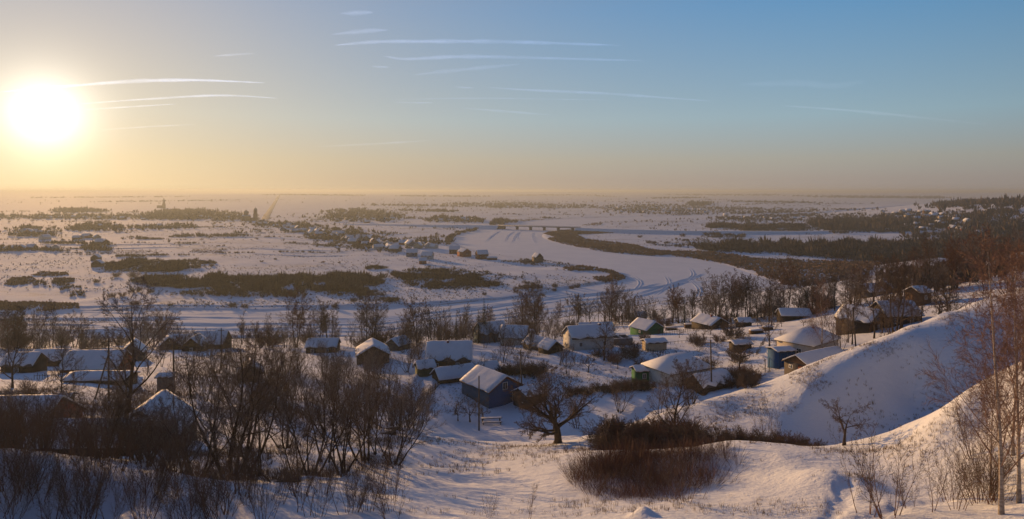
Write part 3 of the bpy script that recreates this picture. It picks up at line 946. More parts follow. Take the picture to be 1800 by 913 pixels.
# single willow bushes dotted over the flood plain
BUSH = [(410, 540, 3.2), (430, 541, 2.2), (588, 541, 2.6), (622, 531, 3.0), (237, 537, 3.0), (460, 461, 2), (484, 457, 2), (568, 462, 1.8), (596, 463, 1.6), (852, 519, 2.0), (907, 514, 2.4), (975, 505, 3.0),
        (1015, 506, 3.2), (1005, 508, 2.6), (955, 521, 1.8), (975, 512, 2.2), (1125, 418, 4), (1140, 428, 4.4), (1148, 429, 4.0), (1200, 416, 5), (238, 514, 4), (265, 515, 3), (205, 487, 4), (235, 488, 5), (755, 470, 2), (905, 492, 1.6),
        (170, 497, 3), (195, 523, 3), (215, 521, 3), (300, 538, 2), (275, 446, 2), (365, 537, 1.4)]
for k, (px, py, h) in enumerate(BUSH):
    p = on(px, py, 150)
    tree('shrub', k % 3, p, h, 'single bare willow bush on the snowy flood plain', 'willow_bush', 'bush', 'willow bushes dotted over the flood plain', wide=1.25)

# hedgerows and grassy field edges, thin lines over the plain
rng = np.random.default_rng(21)
pp = []
for k in range(150):
    if k < 95:
        px0, py0, ln = rng.uniform(-40, 700), rng.uniform(372, 452), rng.uniform(25, 110)
    else:
        px0, py0, ln = rng.uniform(640, 1500), rng.uniform(353, 384), rng.uniform(40, 140)
    m_ = int(26 * ln / 60)
    u_ = rng.uniform(0, 1, m_)
    c_ = np.array([pl(px0 + ln * a, py0 + ln * .02 * math.sin(k) * a, 56.0) for a in u_]) + rng.normal(0, 2.0, (m_, 2))
    pp.append(c_)
p = np.vstack(pp)
p = p[poly_sdf(p[:, 0], p[:, 1], RPOLY) > 8]
v, t = brush_mesh(p, H(p[:, 0], p[:, 1]), (.6 + 2.2 * np.clip(fbm(p[:, 0] / 90, p[:, 1] / 25, 83, 2) + .5, 0, 2.2) ** 1.5) * rng.uniform(.7, 1.3, len(p)) * (1 + p[:, 1] / 2200), rng, 10, .085, .6, jag=.5)
tag(link('hedgerows', np_mesh('hedgerows', v, t), None, MAT['grove_brown']), 'thin hedgerows and weedy field edges lining the far plain', 'hedges', kind='stuff')

# dry tufts sticking out of the snow
rng = np.random.default_rng(5)
px_ = rng.uniform(-100, 1900, 60000)
dd_ = 1 / rng.uniform(1 / 1500., 1 / 300., 60000)
x_, y_ = (px_ - 900) / F * dd_, dd_
keep = (fbm(x_ / 45, y_ / 30, 77, 4) + .15 * rng.normal(size=60000) > .12) & (poly_sdf(x_, y_, RPOLY) > 2)
p = np.stack([x_, y_], -1)[keep][:13000]
v, t = brush_mesh(p, H(p[:, 0], p[:, 1]), rng.uniform(.35, .9, len(p)) * (1 + p[:, 1] / 1500), rng, 3, .22, .8)
tag(link('meadow_tufts', np_mesh('meadow_tufts', v, t), None, MAT['meadow_grass']), 'dry grass tufts poking through the snow of the flood plain', 'grass', kind='stuff')

# ------------------------------------------------------------------ buildings
def wood(name, c1, c2, vert=True):
    return simple(name, c1, c2, 2.2, .85, .012, True, (5, 5, .5) if vert else (.6, .6, 6))


wood('wood_blue', (.012, .062, .17), (.022, .095, .24))
wood('wood_blue_pale', (.05, .10, .15), (.08, .15, .21))
wood('wood_grey', (.075, .062, .052), (.13, .11, .094))
wood('wood_dark', (.028, .021, .017), (.058, .044, .034))
wood('wood_brown', (.09, .05, .027), (.15, .088, .05), False)
wood('wood_red', (.12, .034, .02), (.19, .055, .03))
wood('wood_green', (.010, .10, .042), (.022, .16, .07))
wood('wood_olive', (.05, .07, .04), (.09, .115, .065))
simple('plaster_white', (.46, .44, .40), (.60, .58, .54), 1.4, .9, .01)
simple('plaster_cream', (.42, .34, .23), (.55, .45, .31), 1.4, .9, .01)
simple('brick_red', (.17, .052, .034), (.26, .085, .055), 2.5, .9, .01)
simple('brick_pale', (.46, .40, .35), (.60, .54, .47), 2.5, .9, .01)
simple('concrete', (.16, .155, .15), (.25, .24, .23), 2, .9, .01)
simple('roof_sheet', (.07, .06, .055), (.12, .10, .09), 2)
simple('paint_white', (.62, .62, .60), (.74, .74, .72), 3, .6)
simple('paint_blue', (.03, .16, .24), (.05, .22, .32), 3, .6)
simple('snow_roof', (.68, .70, .74), (.77, .78, .80), .7, .75, .06)
m, t, b = new_mat('glass')
b.inputs['Base Color'].default_value = (.02, .025, .035, 1)
b.inputs['Roughness'].default_value = .12
NOISE_RNG = np.random.default_rng(77)


def snow_gable(L, W, rise, o=.35, th=.24, seed=0, ns=12, keep=1.0):
    """snow blanket over a gable roof: a wavy thick chevron; the eave line is z = 0"""
    rng = np.random.default_rng(seed)
    hw = W / 2 + o
    sl = rise / (W / 2)
    ys = np.array([-1, -.985, -.72, -.36, -.05, .05, .36, .72, .985, 1]) * hw
    n = len(ys)
    slide = (0, .07, .20, .03, .13)[seed % 5]
    sag = 0.0
    xs = np.linspace(-L / 2 - o, L / 2 + o, ns)
    rows = []
    for i, x in enumerate(xs):
        e = .55 if i in (0, ns - 1) else 1.0
        ys_ = ys * (1 - slide * (.5 + .5 * math.sin(i * 1.7 + seed)) * np.where(np.abs(ys) > hw * .9, 1, .3))
        zb = rise - np.abs(ys_) * sl - sag * math.cos((x / (L / 2 + o)) * math.pi / 2)
        tk = th * e * np.array([.25, .8, 1, 1, .95, .95, 1, 1, .8, .25]) * rng.uniform(.8, 1.2, n)
        top = np.stack([np.full(n, x + rng.normal(0, .03)), ys_ * (1 + rng.normal(0, .012, n)), zb + tk], -1)
        bot = np.stack([np.full(n, x), ys_, zb], -1)
        rows.append(np.vstack([top, bot[::-1]]))
    v = np.array(rows)
    k = 2 * n
    q = []
    for i in range(ns - 1):
        for j in range(k):
            j2 = (j + 1) % k
            q.append((i * k + j, (i + 1) * k + j, (i + 1) * k + j2, i * k + j2))
    for i in (0, ns - 1):
        for j in range(n - 1):
            a = (i * k + j, i * k + j + 1, i * k + k - 2 - j, i * k + k - 1 - j)
            q.append(a if i == 0 else a[::-1])
    mb = MB()
    mb.add(v.reshape(-1, 3), quads=q)
    return mb


def slab_gable(L, W, rise, o=.3, th=.1):
    mb = MB()
    sl = rise / (W / 2)
    hw = W / 2 + o
    for s in (-1, 1):
        p = []
        for x in (-L / 2 - o, L / 2 + o):
            for y, z in ((0, rise), (s * hw, rise - hw * sl), (s * hw, rise - hw * sl - th), (0, rise - th)):
                p.append((x, y, z))
        q = [(0, 1, 2, 3), (7, 6, 5, 4), (0, 4, 5, 1), (1, 5, 6, 2), (2, 6, 7, 3), (3, 7, 4, 0)]
        mb.add(p, quads=q if s > 0 else [a[::-1] for a in q])
    return mb


def hip(L, W, rise, rl, o, z0, th):
    """hip roof solid from z0: eaves rectangle with a ridge of length rl"""
    a, b = L / 2 + o, W / 2 + o
    v = [(-a, -b, z0), (a, -b, z0), (a, b, z0), (-a, b, z0), (-a, -b, z0 + th), (a, -b, z0 + th), (a, b, z0 + th), (-a, b, z0 + th), (-rl / 2, 0, z0 + th + rise), (rl / 2, 0, z0 + th + rise)]
    mb = MB()
    mb.add(v, [(4, 8, 7), (5, 6, 9)], [(0, 3, 2, 1), (0, 1, 5, 4), (1, 2, 6, 5), (2, 3, 7, 6), (3, 0, 4, 7), (4, 5, 9, 8), (6, 7, 8, 9)])
    return mb


def side_frame(side, L, W):
    """origin, along and outward vectors of a wall side"""
    return {'y-': ((0, -W / 2), (1, 0), (0, -1)), 'y+': ((0, W / 2), (-1, 0), (0, 1)), 'x-': ((-L / 2, 0), (0, -1), (-1, 0)), 'x+': ((L / 2, 0), (0, 1), (1, 0))}[side]


def on_wall(mb, side, L, W, u, z, w, h, out, th):
    o, al, nn_ = side_frame(side, L, W)
    c = (o[0] + al[0] * u + nn_[0] * (out + th / 2), o[1] + al[1] * u + nn_[1] * (out + th / 2), z)
    sx = w if al[0] else th
    sy = w if al[1] else th
    mb.box(c, (sx, sy, h))


def add_window(par, side, L, W, u, z, w, h, fm='paint_white', name='window', cross=True):
    f = MB()
    b_ = .09
    on_wall(f, side, L, W, u - w / 2 + b_ / 2, z, b_, h, .0, .07)
    on_wall(f, side, L, W, u + w / 2 - b_ / 2, z, b_, h, .0, .07)
    on_wall(f, side, L, W, u, z - h / 2 + b_ / 2, w - 2 * b_, b_, .0, .068)
    on_wall(f, side, L, W, u, z + h / 2 - b_ / 2, w - 2 * b_, b_, .0, .068)
    if cross:
        on_wall(f, side, L, W, u, z, .05, h - 2 * b_, .0, .06)
    fo = f.build(name, MAT[fm], par)
    g = MB()
    on_wall(g, side, L, W, u, z, w - 2 * b_ + .02, h - 2 * b_ + .02, .0, .03)
    g.build('pane', MAT['glass'], fo)
    return fo


def house(name, label, cat, loc, rz, L, W, eave, rise, wall='wood_grey', gable=None, windows=(), doors=(), chimney=None, hipped=None, group=None, snow=True, th=.24, o=.35, trim=None, boards=None, seed=None):
    if not windows and L > 5 and eave > 1.6 and cat == 'house' and hipped is None:
        windows = [('y-', u_, eave * .52, .8, min(1.1, eave * .5)) for u_ in ((-L * .28, L * .2) if L > 6.5 else (0,))] + [('x-', 0, eave * .52, .75, min(1.0, eave * .48))]
    e = empty(name, tuple(loc), R(rz))
    seed = seed if seed is not None else int(abs(loc[0] * 13 + loc[1] * 7)) % 9999
    mb = MB()
    if hipped is None:
        mb.prism([(-W / 2, -1.2), (W / 2, -1.2), (W / 2, eave), (-W / 2, eave)], (-L / 2, L / 2), 'x')
        wo = mb.build('wall', MAT[wall], e)
        for s in (-1, 1):
            g = MB()
            x0, x1 = s * (L / 2 - .12), s * (L / 2 + .003)
            g.prism([(-W / 2 + .003, eave + .003), (W / 2 - .003, eave + .003), (0, eave + rise - .02)], (min(x0, x1), max(x0, x1)), 'x')
            g.build('gable', MAT[gable or wall], e)
        sl = slab_gable(L, W, rise, o - .05)
        r_ = sl.build('roof', MAT['roof_sheet'], e)
        r_.location = (0, 0, eave + .10)
        if snow:
            sn_ = snow_gable(L, W, rise, o, th, seed).build('roof_snow', MAT['snow_roof'], r_, True)
            sn_.location = (0, 0, .004)
            md = sn_.data
        if trim:
            for s in (-1, 1):
                for q in (-1, 1):
                    tr = MB()
                    x0, x1 = s * (L / 2 + .004), s * (L / 2 + .07)
                    v_ = [(x, q * y, z) for x in (x0, x1) for y, z in ((.02, eave + rise + .05), (W / 2 + .2, eave - .1), (W / 2 + .2, eave - .45), (.02, eave + rise - .32))]
                    tr.add(v_, quads=[(0, 1, 2, 3), (7, 6, 5, 4), (0, 4, 5, 1), (1, 5, 6, 2), (2, 6, 7, 3), (3, 7, 4, 0)])
                    tr.build('bargeboard', MAT[trim], e)
    else:
        mb.box((0, 0, (eave - 1.2) / 2), (L, W, eave + 1.2))
        mb.build('wall', MAT[wall], e)
        r_ = hip(L, W, rise, hipped, o - .06, eave + .003, .1).build('roof', MAT['roof_sheet'], e)
        s_ = hip(L, W, rise * 1.02, hipped, o, 0, .2)
        so = s_.build('roof_snow', MAT['snow_roof'], r_)
        so.location = (0, 0, eave + .11)
    if boards:                                     # wall boards one by one on a side
        bm_, side, z0, z1, bw = boards
        ln = L if side[0] == 'y' else W
        nb = int(ln / bw)
        for i in range(nb):
            b2 = MB()
            on_wall(b2, side, L, W, -ln / 2 + (i + .5) * ln / nb, (z0 + z1) / 2 + random.uniform(-.04, .04), ln / nb * .93, z1 - z0, .002, .03)
            b2.build('board', MAT[bm_], e)
    for w_ in windows:
        add_window(e, w_[0], L, W, *w_[1:5], *(w_[5:6]))
    for (side, u, w, h, mt) in doors:
        d_ = MB()
        on_wall(d_, side, L, W, u, h / 2, w, h, .0, .06)
        do = d_.build('door', MAT[mt], e)
        k_ = MB()
        on_wall(k_, side, L, W, u + w * .36, h * .48, .05, .14, .06, .06)
        k_.build('handle', MAT['wood_dark'], do)
    if chimney:
        cx, cy, ch = chimney
        c_ = MB()
        zt = eave + rise * (1 - abs(cy) / (W / 2))
        c_.box((cx, cy, zt + ch / 2 - .25), (.42, .42, ch + .5))
        co_ = c_.build('chimney', MAT['brick_red'], e)
        c2 = MB()
        c2.box((cx, cy, zt + ch + .06), (.5, .5, .12))
        c2.build('chimney_cap', MAT['snow_roof'], co_)
    tag(e, label, cat, group)
    return e


def hs(px, py, rz, *a, lo=40, **k):
    return on(px, py, lo)


def HN(name, label, px, py, rz, L, W, eave, rise, cat='house', d=None, lo=40, **k):
    p = at_d(px, d) if d else on(px, py, lo)
    return house(name, label, cat, p, rz, L, W, eave, rise, **k)


# the near village, from the middle outwards
house('blue_house', 'blue plank house with red bargeboards and a snowy roof, nearest in the middle', 'house', (-3.6, 118.6, hz(-3.6, 116)), 127, 8.5, 7.1, 2.75, 2.0, 'wood_blue', 'wood_blue',
      windows=[('x-', -.2, 3.15, 1.05, 1.25), ('x-', 1.95, 1.15, 1.25, 1.7)], trim='wood_red', boards=('wood_blue_pale', 'y+', -.4, 2.6, .28))
HN('lean_to_shed', 'pale shed joined to the right of the blue house', 932, 708, 37, 4.6, 3.6, 1.9, .9, 'shed', wall='wood_grey')
HN('long_shed', 'long low shed with a snow roof stepping down before the big blue roof', 820, 664, 27, 12.5, 4.4, 1.0, 1.4, 'shed', wall='wood_dark', th=.3)
HN('big_roof_house', 'house with a tall plain snow roof behind the long low shed', 790, 645, 4, 8.8, 7.4, 2.3, 2.9, wall='wood_brown', chimney=(-.3, -.4, .55))
HN('hump_shed', 'small olive shed under a rounded snow hump by the path', 747, 659, 24, 3.2, 2.8, 1.7, .9, 'shed', wall='wood_olive', th=.42)
HN('pale_house', 'pale walled house with one tall mast beside the dark spruce', 862, 601, 24, 6.8, 6.2, 2.7, 2.4, wall='wood_blue_pale', gable='plaster_white', windows=[('y-', 1.2, 1.5, .9, 1.1)])
HN('white_cottage', 'whitish cottage with a dormer right of the pale walled house', 905, 604, -10, 6.2, 5.8, 2.1, 2.3, wall='plaster_white', windows=[('y-', -.6, 1.2, .8, 1.0)])
HN('dark_outbuilding', 'dark outbuilding tucked behind the whitish cottage', 926, 600, 10, 3.4, 3.4, 1.6, 1.2, 'shed', wall='wood_dark')
HN('broken_shed', 'tumbledown shed with rafters showing in its snow roof', 946, 613, 124, 6.0, 4.2, 1.1, 1.7, 'shed', wall='wood_dark', th=.16)
HN('small_barn', 'small dark barn joined to the tumbledown shed', 968, 619, 124, 3.6, 4.0, 1.2, 1.4, 'shed', wall='wood_dark')
HN('white_long_house', 'long whitewashed house with a pale brick gable end', 1034, 611, 16, 9.6, 6.2, 2.9, 2.0, wall='plaster_white', gable='brick_pale', windows=[('y-', -3.0, 1.5, .8, 1.0), ('y-', 2.6, 1.5, .8, 1.0)], chimney=(2.6, -.3, .5))
HN('low_long_house', 'low roof showing just behind the long whitewashed house', 1046, 590, 8, 9.4, 5.2, 2.0, 1.6, wall='wood_grey', chimney=(-1.5, -.3, .4))
HN('green_house', 'bright green gabled house by the river trees', 1137, 587, 121, 6.8, 6.2, 1.9, 1.9, wall='wood_green', gable='wood_green', doors=[('x-', 1.3, .9, 1.7, 'wood_olive')], windows=[('y+', .6, 1.1, .8, .8)])
HN('small_hut', 'small hut with blue snow roof behind the green house', 1124, 564, 10, 4.4, 4.0, 1.8, 1.6, wall='wood_grey', chimney=(.6, -.3, .4))
HN('cream_shed', 'low cream shed with a nearly flat roof among orchard trees', 1150, 615, 12, 4.4, 3.0, 1.8, .45, 'shed', wall='plaster_cream', gable='wood_brown')
HN('hip_roof_house', 'hip roofed house with pale back wall above the bushes', 1190, 668, 28, 9.0, 7.0, 2.3, 2.1, wall='plaster_white', hipped=3.6, windows=[('y-', 2.4, 1.2, .8, .9)])
HN('green_porch', 'bright green slanted porch left of the hip roofed house', 1131, 670, 15, 3.4, 2.4, 2.1, .5, 'shed', wall='wood_green', windows=[('y-', -.4, 1.2, .7, .9)])
HN('sagging_shed', 'sagging shed with a broken left gable by the tall pole', 1248, 681, 26, 6.4, 4.2, 1.0, 1.4, 'shed', wall='wood_dark', gable='wood_brown')
HN('blue_garage', 'deep blue sheet metal garage beside the pale brick house', 1373, 641, 14, 3.2, 3.0, 2.6, .3, 'garage', wall='wood_blue', boards=('wood_blue', 'y-', -.3, 2.55, .4), th=.12)
HN('brick_house', 'pale brick house with hip roof and white window frame on the right slope', 1420, 0, 40, 9.6, 6.4, 2.9, 2.0, d=118, wall='brick_pale', hipped=4.0, windows=[('x-', .8, 1.55, .95, 1.35), ('y-', -2.4, 1.5, .85, 1.25, 'paint_blue'), ('y-', .2, 1.5, .85, 1.25, 'paint_blue')], chimney=(.8, -.5, .5))
HN('plank_barn', 'patchwork plank barn with long snow roof half behind the ridge', 1436, 0, 32, 10.5, 4.4, 1.7, 1.2, d=107, cat='barn', wall='wood_grey', gable='wood_brown', doors=[('x-', 1.0, 1.4, 1.5, 'wood_red')], windows=[('x-', -1.0, 1.0, .7, .6)])
HN('log_house', 'log house with dark blue gable boards behind the leaning trees', 1514, 0, 122, 7.0, 6.2, 2.4, 2.2, d=134, wall='wood_dark', gable='wood_blue_pale', boards=('wood_brown', 'x-', -.3, 2.4, .35))
HN('dark_cottage', 'dark cottage right of the log house with wide snow roof', 1572, 0, 8, 7.4, 6.0, 2.2, 2.3, d=134, wall='wood_dark')
HN('tall_cabin', 'tall narrow cabin standing alone before the brown wood', 1614, 536, 22, 3.6, 3.6, 3.0, 1.0, 'cabin', wall='wood_brown', windows=[('y-', 0, 1.9, .8, .9)])
HN('low_bank_house', 'low house with blue snow roof at the foot of the tree row', 1395, 562, -4, 7.6, 4.4, 1.5, 1.4, wall='wood_dark')
HN('red_gable_cottage', 'cottage with reddish gable deep in the right trees', 1552, 517, 60, 6.0, 5.4, 2.2, 2.2, wall='brick_red', gable='brick_red')
HN('tree_hidden_house', 'pale roofed house half hidden left of the reddish gable cottage', 1530, 522, 20, 6.0, 5.0, 2.0, 1.9, wall='wood_grey')
HN('hump_roof_house', 'low house with sunlit hump roof and brick chimney', 1248, 577, 118, 7.6, 6.6, 1.7, 1.7, wall='wood_dark', chimney=(-1.0, .4, .9))
HN('tool_shed', 'tiny blue roofed shed right of the hump roof house', 1307, 574, 6, 3.4, 2.6, 1.4, .8, 'shed', wall='wood_dark')
HN('log_ruin', 'collapsed log shed standing in the open white garden', 1301, 616, 12, 3.6, 2.6, 1.5, .35, 'shed', wall='wood_dark', th=.3)
# left side of the near village
HN('farmhouse', 'largest house of the left village with wide snow roof by the river', 371, 613, 4, 9.0, 7.4, 2.0, 3.0, wall='wood_dark')
HN('gabled_annex', 'dark gabled annex left of the largest riverside house', 343, 617, 96, 5.6, 4.8, 1.9, 2.1, wall='wood_dark', gable='wood_brown')
HN('side_house', 'house with snow roof between annex and sunlit gable', 322, 614, 4, 5.6, 6.0, 1.9, 2.2, wall='wood_dark')
HN('sunlit_gable_hut', 'hut with sunlit roof edge left of the riverside houses', 297, 615, 118, 4.6, 4.6, 1.8, 2.0, wall='wood_brown')
HN('long_barn', 'long barn with steep blue snow roof and red brown wall', 172, 655, 2, 10.2, 6.4, 1.6, 2.5, 'barn', wall='wood_red')
HN('low_lean_to', 'low wide lean-to with flat snow roof before the long barn', 178, 673, 1, 9.6, 4.6, 1.0, .6, 'shed', wall='wood_dark', th=.35)
HN('narrow_gable_house', 'narrow house with lit roof edge behind the big frosted tree', 234, 633, 112, 5.6, 5.0, 2.0, 2.3, wall='wood_grey')
HN('left_barn', 'barn with snow roof left of the long red barn', 100, 642, 3, 8.4, 5.0, 1.5, 1.6, 'barn', wall='wood_dark')
HN('left_cottage', 'cottage with blue roof at the far left behind bushes', 43, 653, 4, 5.4, 4.6, 1.7, 1.7, wall='wood_dark')
HN('brush_hidden_roof', 'snow roof showing through the brush above the left thicket', 568, 619, 3, 7.4, 5.2, 1.8, 1.6, wall='wood_dark')
HN('small_roof_in_brush', 'small white roof peeping out of the left thicket', 440, 669, 112, 4.2, 4.2, 1.8, 1.5, wall='wood_dark')
HN('wide_dark_house', 'wide dark house under frosty trees left of centre', 655, 634, 104, 7.6, 7.0, 2.1, 2.0, wall='wood_dark')
HN('riverside_hut', 'riverside hut with sunlit roof above the wide dark house', 700, 615, 60, 4.6, 4.0, 1.7, 1.4, wall='wood_grey')
HN('brick_outhouse', 'tall grey block outhouse in the sunlit left field', 292, 694, 6, 2.0, 1.9, 3.0, .3, 'outhouse', wall='concrete', th=.14)
HN('tar_shed', 'small black shed with snow cap in the left foreground', 100, 722, 10, 3.2, 2.6, 1.7, .35, 'shed', wall='wood_dark', th=.2)
HN('corner_house', 'brick house with large shaded snow roof at the lower left edge', 5, 0, 4, 11, 8.4, 2.2, 2.6, d=68, wall='brick_red', th=.3)
HN('sunken_house', 'long dark house behind the snow bank at lower left', 165, 0, 3, 9.4, 5.2, 1.7, 1.5, d=64, wall='wood_dark')
HN('lit_edge_house', 'house with one thin sunlit roof edge in the lower left brush', 268, 0, 98, 6.4, 7.0, 2.1, 2.6, d=71, wall='wood_dark')

# roofless block shed: four walls, snow on their tops
p = on(1090, 606)
e = empty('roofless_shed', tuple(p), R(14))
for (c, sz) in (((0, -1.8, .75), (4.6, .25, 2.1)), ((0, 1.8, .75), (4.6, .25, 2.1)), ((-2.17, 0, .75), (.25, 3.34, 2.1)), ((2.17, 0, .75), (.25, 3.34, 2.1)), ((0, 0, .75), (.2, 3.34, 2.0))):
    q_ = MB()
    q_.box(c, sz)
    w_ = q_.build('wall', MAT['concrete'], e)
    q_ = MB()
    q_.box((c[0], c[1], c[2] + sz[2] / 2 + .06), (sz[0] + .06, sz[1] + .06, .11), 0, .9)
    q_.build('snow_cap', MAT['snow_roof'], w_)
tag(e, 'roofless grey block shed right of the long whitewashed house', 'shed')

# ------------------------------------------------------------------ houses on the far bank
HN('grey_house', 'grey house with blue roof at the far bank, left of the white one', 724, 451, 8, 9.5, 7.5, 3.2, 3.4, lo=300, wall='wood_blue_pale')
HN('white_house', 'white walled house at the far bank beside the grey one', 751, 456, -12, 9, 7, 3.0, 3.4, lo=300, wall='plaster_white', windows=[('y-', 2, 1.8, 1.1, 1.3)])
HN('red_hut', 'small red hut in front of the white far bank house', 743, 464, 10, 5.6, 5, 2.6, 2.0, lo=300, wall='brick_red')
HN('brown_house', 'brown house with blue roof left of the red brick house', 799, 446, 6, 9.5, 8, 3.8, 3.4, lo=300, wall='wood_brown')
HN('red_brick_house', 'plain red brick house above the far river bank', 816, 451, 124, 9.5, 8.5, 4.2, 2.6, lo=300, wall='brick_red', gable='brick_red')
HN('bright_red_house', 'bright red house nearest to the frozen river bend', 847, 455, 20, 9.0, 8, 4.0, 3.2, lo=300, wall='wood_red', gable='wood_red')
HN('low_red_annex', 'low annex with snow roof beside the bright red house', 865, 457, 4, 8, 4, 1.6, .9, 'shed', lo=300, wall='wood_red')
HN('spit_cabin', 'lone grey cabin on the spit beside the river', 945, 461, 118, 6.5, 6.5, 4.0, 3.2, 'cabin', lo=300, wall='wood_grey', gable='wood_dark')
HN('reed_hut', 'upper of two huts beside the left willow thicket', 169, 458, 100, 6, 6, 2.6, 2.4, 'hut', lo=300, wall='wood_dark')
HN('meadow_hut', 'lower of two huts beside the left willow thicket', 172, 469, 105, 7, 7, 2.6, 2.6, 'hut', lo=300, wall='wood_dark')

# far village houses: a few kinds, copied
FARH = []
for k, (wm, gm_) in enumerate((('wood_grey', 'wood_dark'), ('plaster_white', 'plaster_white'), ('brick_red', 'brick_red'), ('wood_blue_pale', 'wood_dark'), ('plaster_cream', 'wood_brown'), ('wood_brown', 'wood_brown'))):
    L, W, ev, rs = 10 + k % 3, 8, 3.2, 3.4 - .3 * (k % 2)
    w_ = MB()
    w_.prism([(-W / 2, -1.5), (W / 2, -1.5), (W / 2, ev), (0, ev + rs), (-W / 2, ev)], (-L / 2, L / 2), 'x')
    wm_ = w_.mesh('far_wall')
    wm_.materials.append(MAT[wm])
    rm_ = snow_gable(L, W, rs, .4, .35, 70 + k, 4).mesh('far_roof')
    rm_.materials.append(MAT['snow_roof'])
    FARH.append((wm_, rm_, ev))
nfar = 0


def far_house(px, py, label, group, s=1.0, jit=True):
    global nfar
    p = on(px, py, 300)
    if p[1] > 9000:
        return
    k = random.choice((0, 0, 1, 2, 3, 4, 5))
    o = empty('village_house', tuple(p), random.choice((0, 1.57, 2.1, .5)) + random.uniform(-.3, .3))
    o.scale = (s, s, s)
    a, b_, ev = FARH[k]
    link('wall', a, o)
    r_ = link('roof', b_, o)
    r_.location = (0, 0, ev + .05)
    tag(o, label, 'house', group)
    nfar += 1


def along(pts, n, dy, label, group, s=(.6, .95)):
    pts = np.array(pts, float)
    s_ = np.concatenate([[0], np.cumsum(np.hypot(*np.diff(pts, axis=0).T))])
    for i in range(n):
        u = (i + random.uniform(.1, .9)) / n * s_[-1]
        far_house(np.interp(u, s_, pts[:, 0]) + random.uniform(-3, 3), np.interp(u, s_, pts[:, 1]) + random.uniform(-dy, dy), label, group, random.uniform(*s))


along([(452, 396), (520, 402), (600, 416), (690, 434)], 24, 3, 'snow roofed house in the street below the church', 'houses of the street below the church')
along([(490, 405), (560, 414), (640, 432), (700, 441)], 20, 3, 'snow roofed house on the garden side of the street', 'houses on the garden side of the street')
along([(700, 430), (775, 440)], 6, 3, 'snow roofed house where the street meets the river', 'houses at the river end of the street', (.7, 1.0))
along([(590, 385), (650, 388), (705, 384)], 15, 5, 'snow roofed house in the grove beyond the street', 'houses in the grove beyond the street')
along([(750, 388), (850, 391)], 9, 3, 'snow roofed house left of the bridge end', 'houses left of the bridge end')
along([(-10, 386), (150, 384), (320, 384), (420, 386)], 20, 3, 'snow roofed house in the long left village', 'houses of the long left village')
along([(40, 412), (95, 418)], 7, 5, 'snow roofed house of the left farmstead', 'houses of the left farmstead')
along([(130, 416), (190, 432)], 7, 6, 'snow roofed house beside the left lane', 'houses beside the left lane')
along([(0, 440), (100, 441)], 6, 2, 'snow roofed hut at the far left field edge', 'huts at the far left field edge', (.6, .9))
along([(165, 400), (310, 400)], 7, 2, 'snow roofed house in the row behind the lane', 'houses in the row behind the lane')
along([(1060, 370), (1250, 374)], 26, 4, 'snow roofed house in the far right village', 'houses of the far right village')
along([(1270, 384), (1420, 386)], 9, 5, 'snow roofed house in the scrub of the right plain', 'houses in the scrub of the right plain')
along([(1545, 378), (1620, 380), (1700, 392)], 24, 7, 'snow roofed house on the right hillside', 'houses on the right hillside')
along([(1540, 392), (1640, 400), (1740, 408)], 16, 6, 'snow roofed house at the foot of the right hill', 'houses at the foot of the right hill')

# ------------------------------------------------------------------ church, bell tower, bridge, far road
simple('church_stone', (.15, .10, .075), (.23, .16, .12), .5)
simple('dome_metal', (.11, .115, .13), (.17, .175, .19), .5, .5)
p = on(436, 388.5, 600)
e = empty('church', tuple(p), R(12))


def ring(mb, c, r, z0, z1, r1=None, sides=10):
    r1 = r if r1 is None else r1
    mb.tube([(c[0], c[1], z0), (c[0], c[1], z1)], [r, r1], sides)


def domed(par, c, r, z, h):
    mb = MB()
    zs = np.array([0, .15, .35, .55, .72, .86, 1.0])
    rs = np.array([1, 1.12, 1.05, .82, .5, .2, .05]) * r
    mb.tube([(c[0], c[1], z + h * t_) for t_ in zs], rs, 12)
    do = mb.build('dome', MAT['dome_metal'], par, True)
    s_ = MB()
    s_.tube([(c[0], c[1], z + h * .95), (c[0], c[1], z + h * 1.5)], [.3, .12], 5)
    s_.build('cross', MAT['dome_metal'], do)


nv = MB()
nv.box((-3, 0, 4), (14, 13, 10))
nv.build('nave', MAT['church_stone'], e)
nr2 = MB()
nr2.prism([(-6.9, 9), (6.9, 9), (0, 11.5)], (-10.4, 4.4), 'x')
nr2.build('nave_roof', MAT['snow_roof'], e)
dr = MB()
ring(dr, (-3.5, 0), 4.2, 9.5, 14.5, 4.2, 12)
dr.build('drum', MAT['church_stone'], e)
domed(e, (-3.5, 0), 4.6, 14.5, 6.0)
rf = MB()
rf.box((7, 0, 2.5), (8, 8, 6.4))
rf.build('refectory', MAT['church_stone'], e)
tw = MB()
tw.box((13, 0, 6), (7, 7, 14))
tw.build('tower_base', MAT['church_stone'], e)
tw = MB()
tw.box((13, 0, 16.5), (5.8, 5.8, 7))
tw.build('tower_belfry', MAT['church_stone'], e)
for sx, sy in ((0, -1), (0, 1), (1, 0), (-1, 0)):
    w_ = MB()
    w_.box((13 + sx * 2.9, sy * 2.9, 16.6), (2.0 if sy else .1, 2.0 if sx else .1, 4))
    w_.build('belfry_opening', MAT['wood_dark'], e)
domed(e, (13, 0), 3.0, 20, 4.6)
tag(e, 'old brick church with dome and bell tower on the left skyline', 'church')
p = on(288, 366, 600)
e = empty('bell_tower', tuple(p), R(0))
for nm, z0, z1, r0, r1, mt in (('tower_base', -1, 14, 5.5, 5, 'church_stone'), ('belfry', 14, 22, 3.6, 3.4, 'church_stone'), ('spire', 22, 33, 3.4, .3, 'dome_metal')):
    w_ = MB()
    ring(w_, (0, 0), r0, z0, z1, r1, 8)
    w_.build(nm, MAT[mt], e)
w_ = MB()
w_.box((-12, 0, 4), (16, 10, 9))
w_.build('nave', MAT['church_stone'], e)
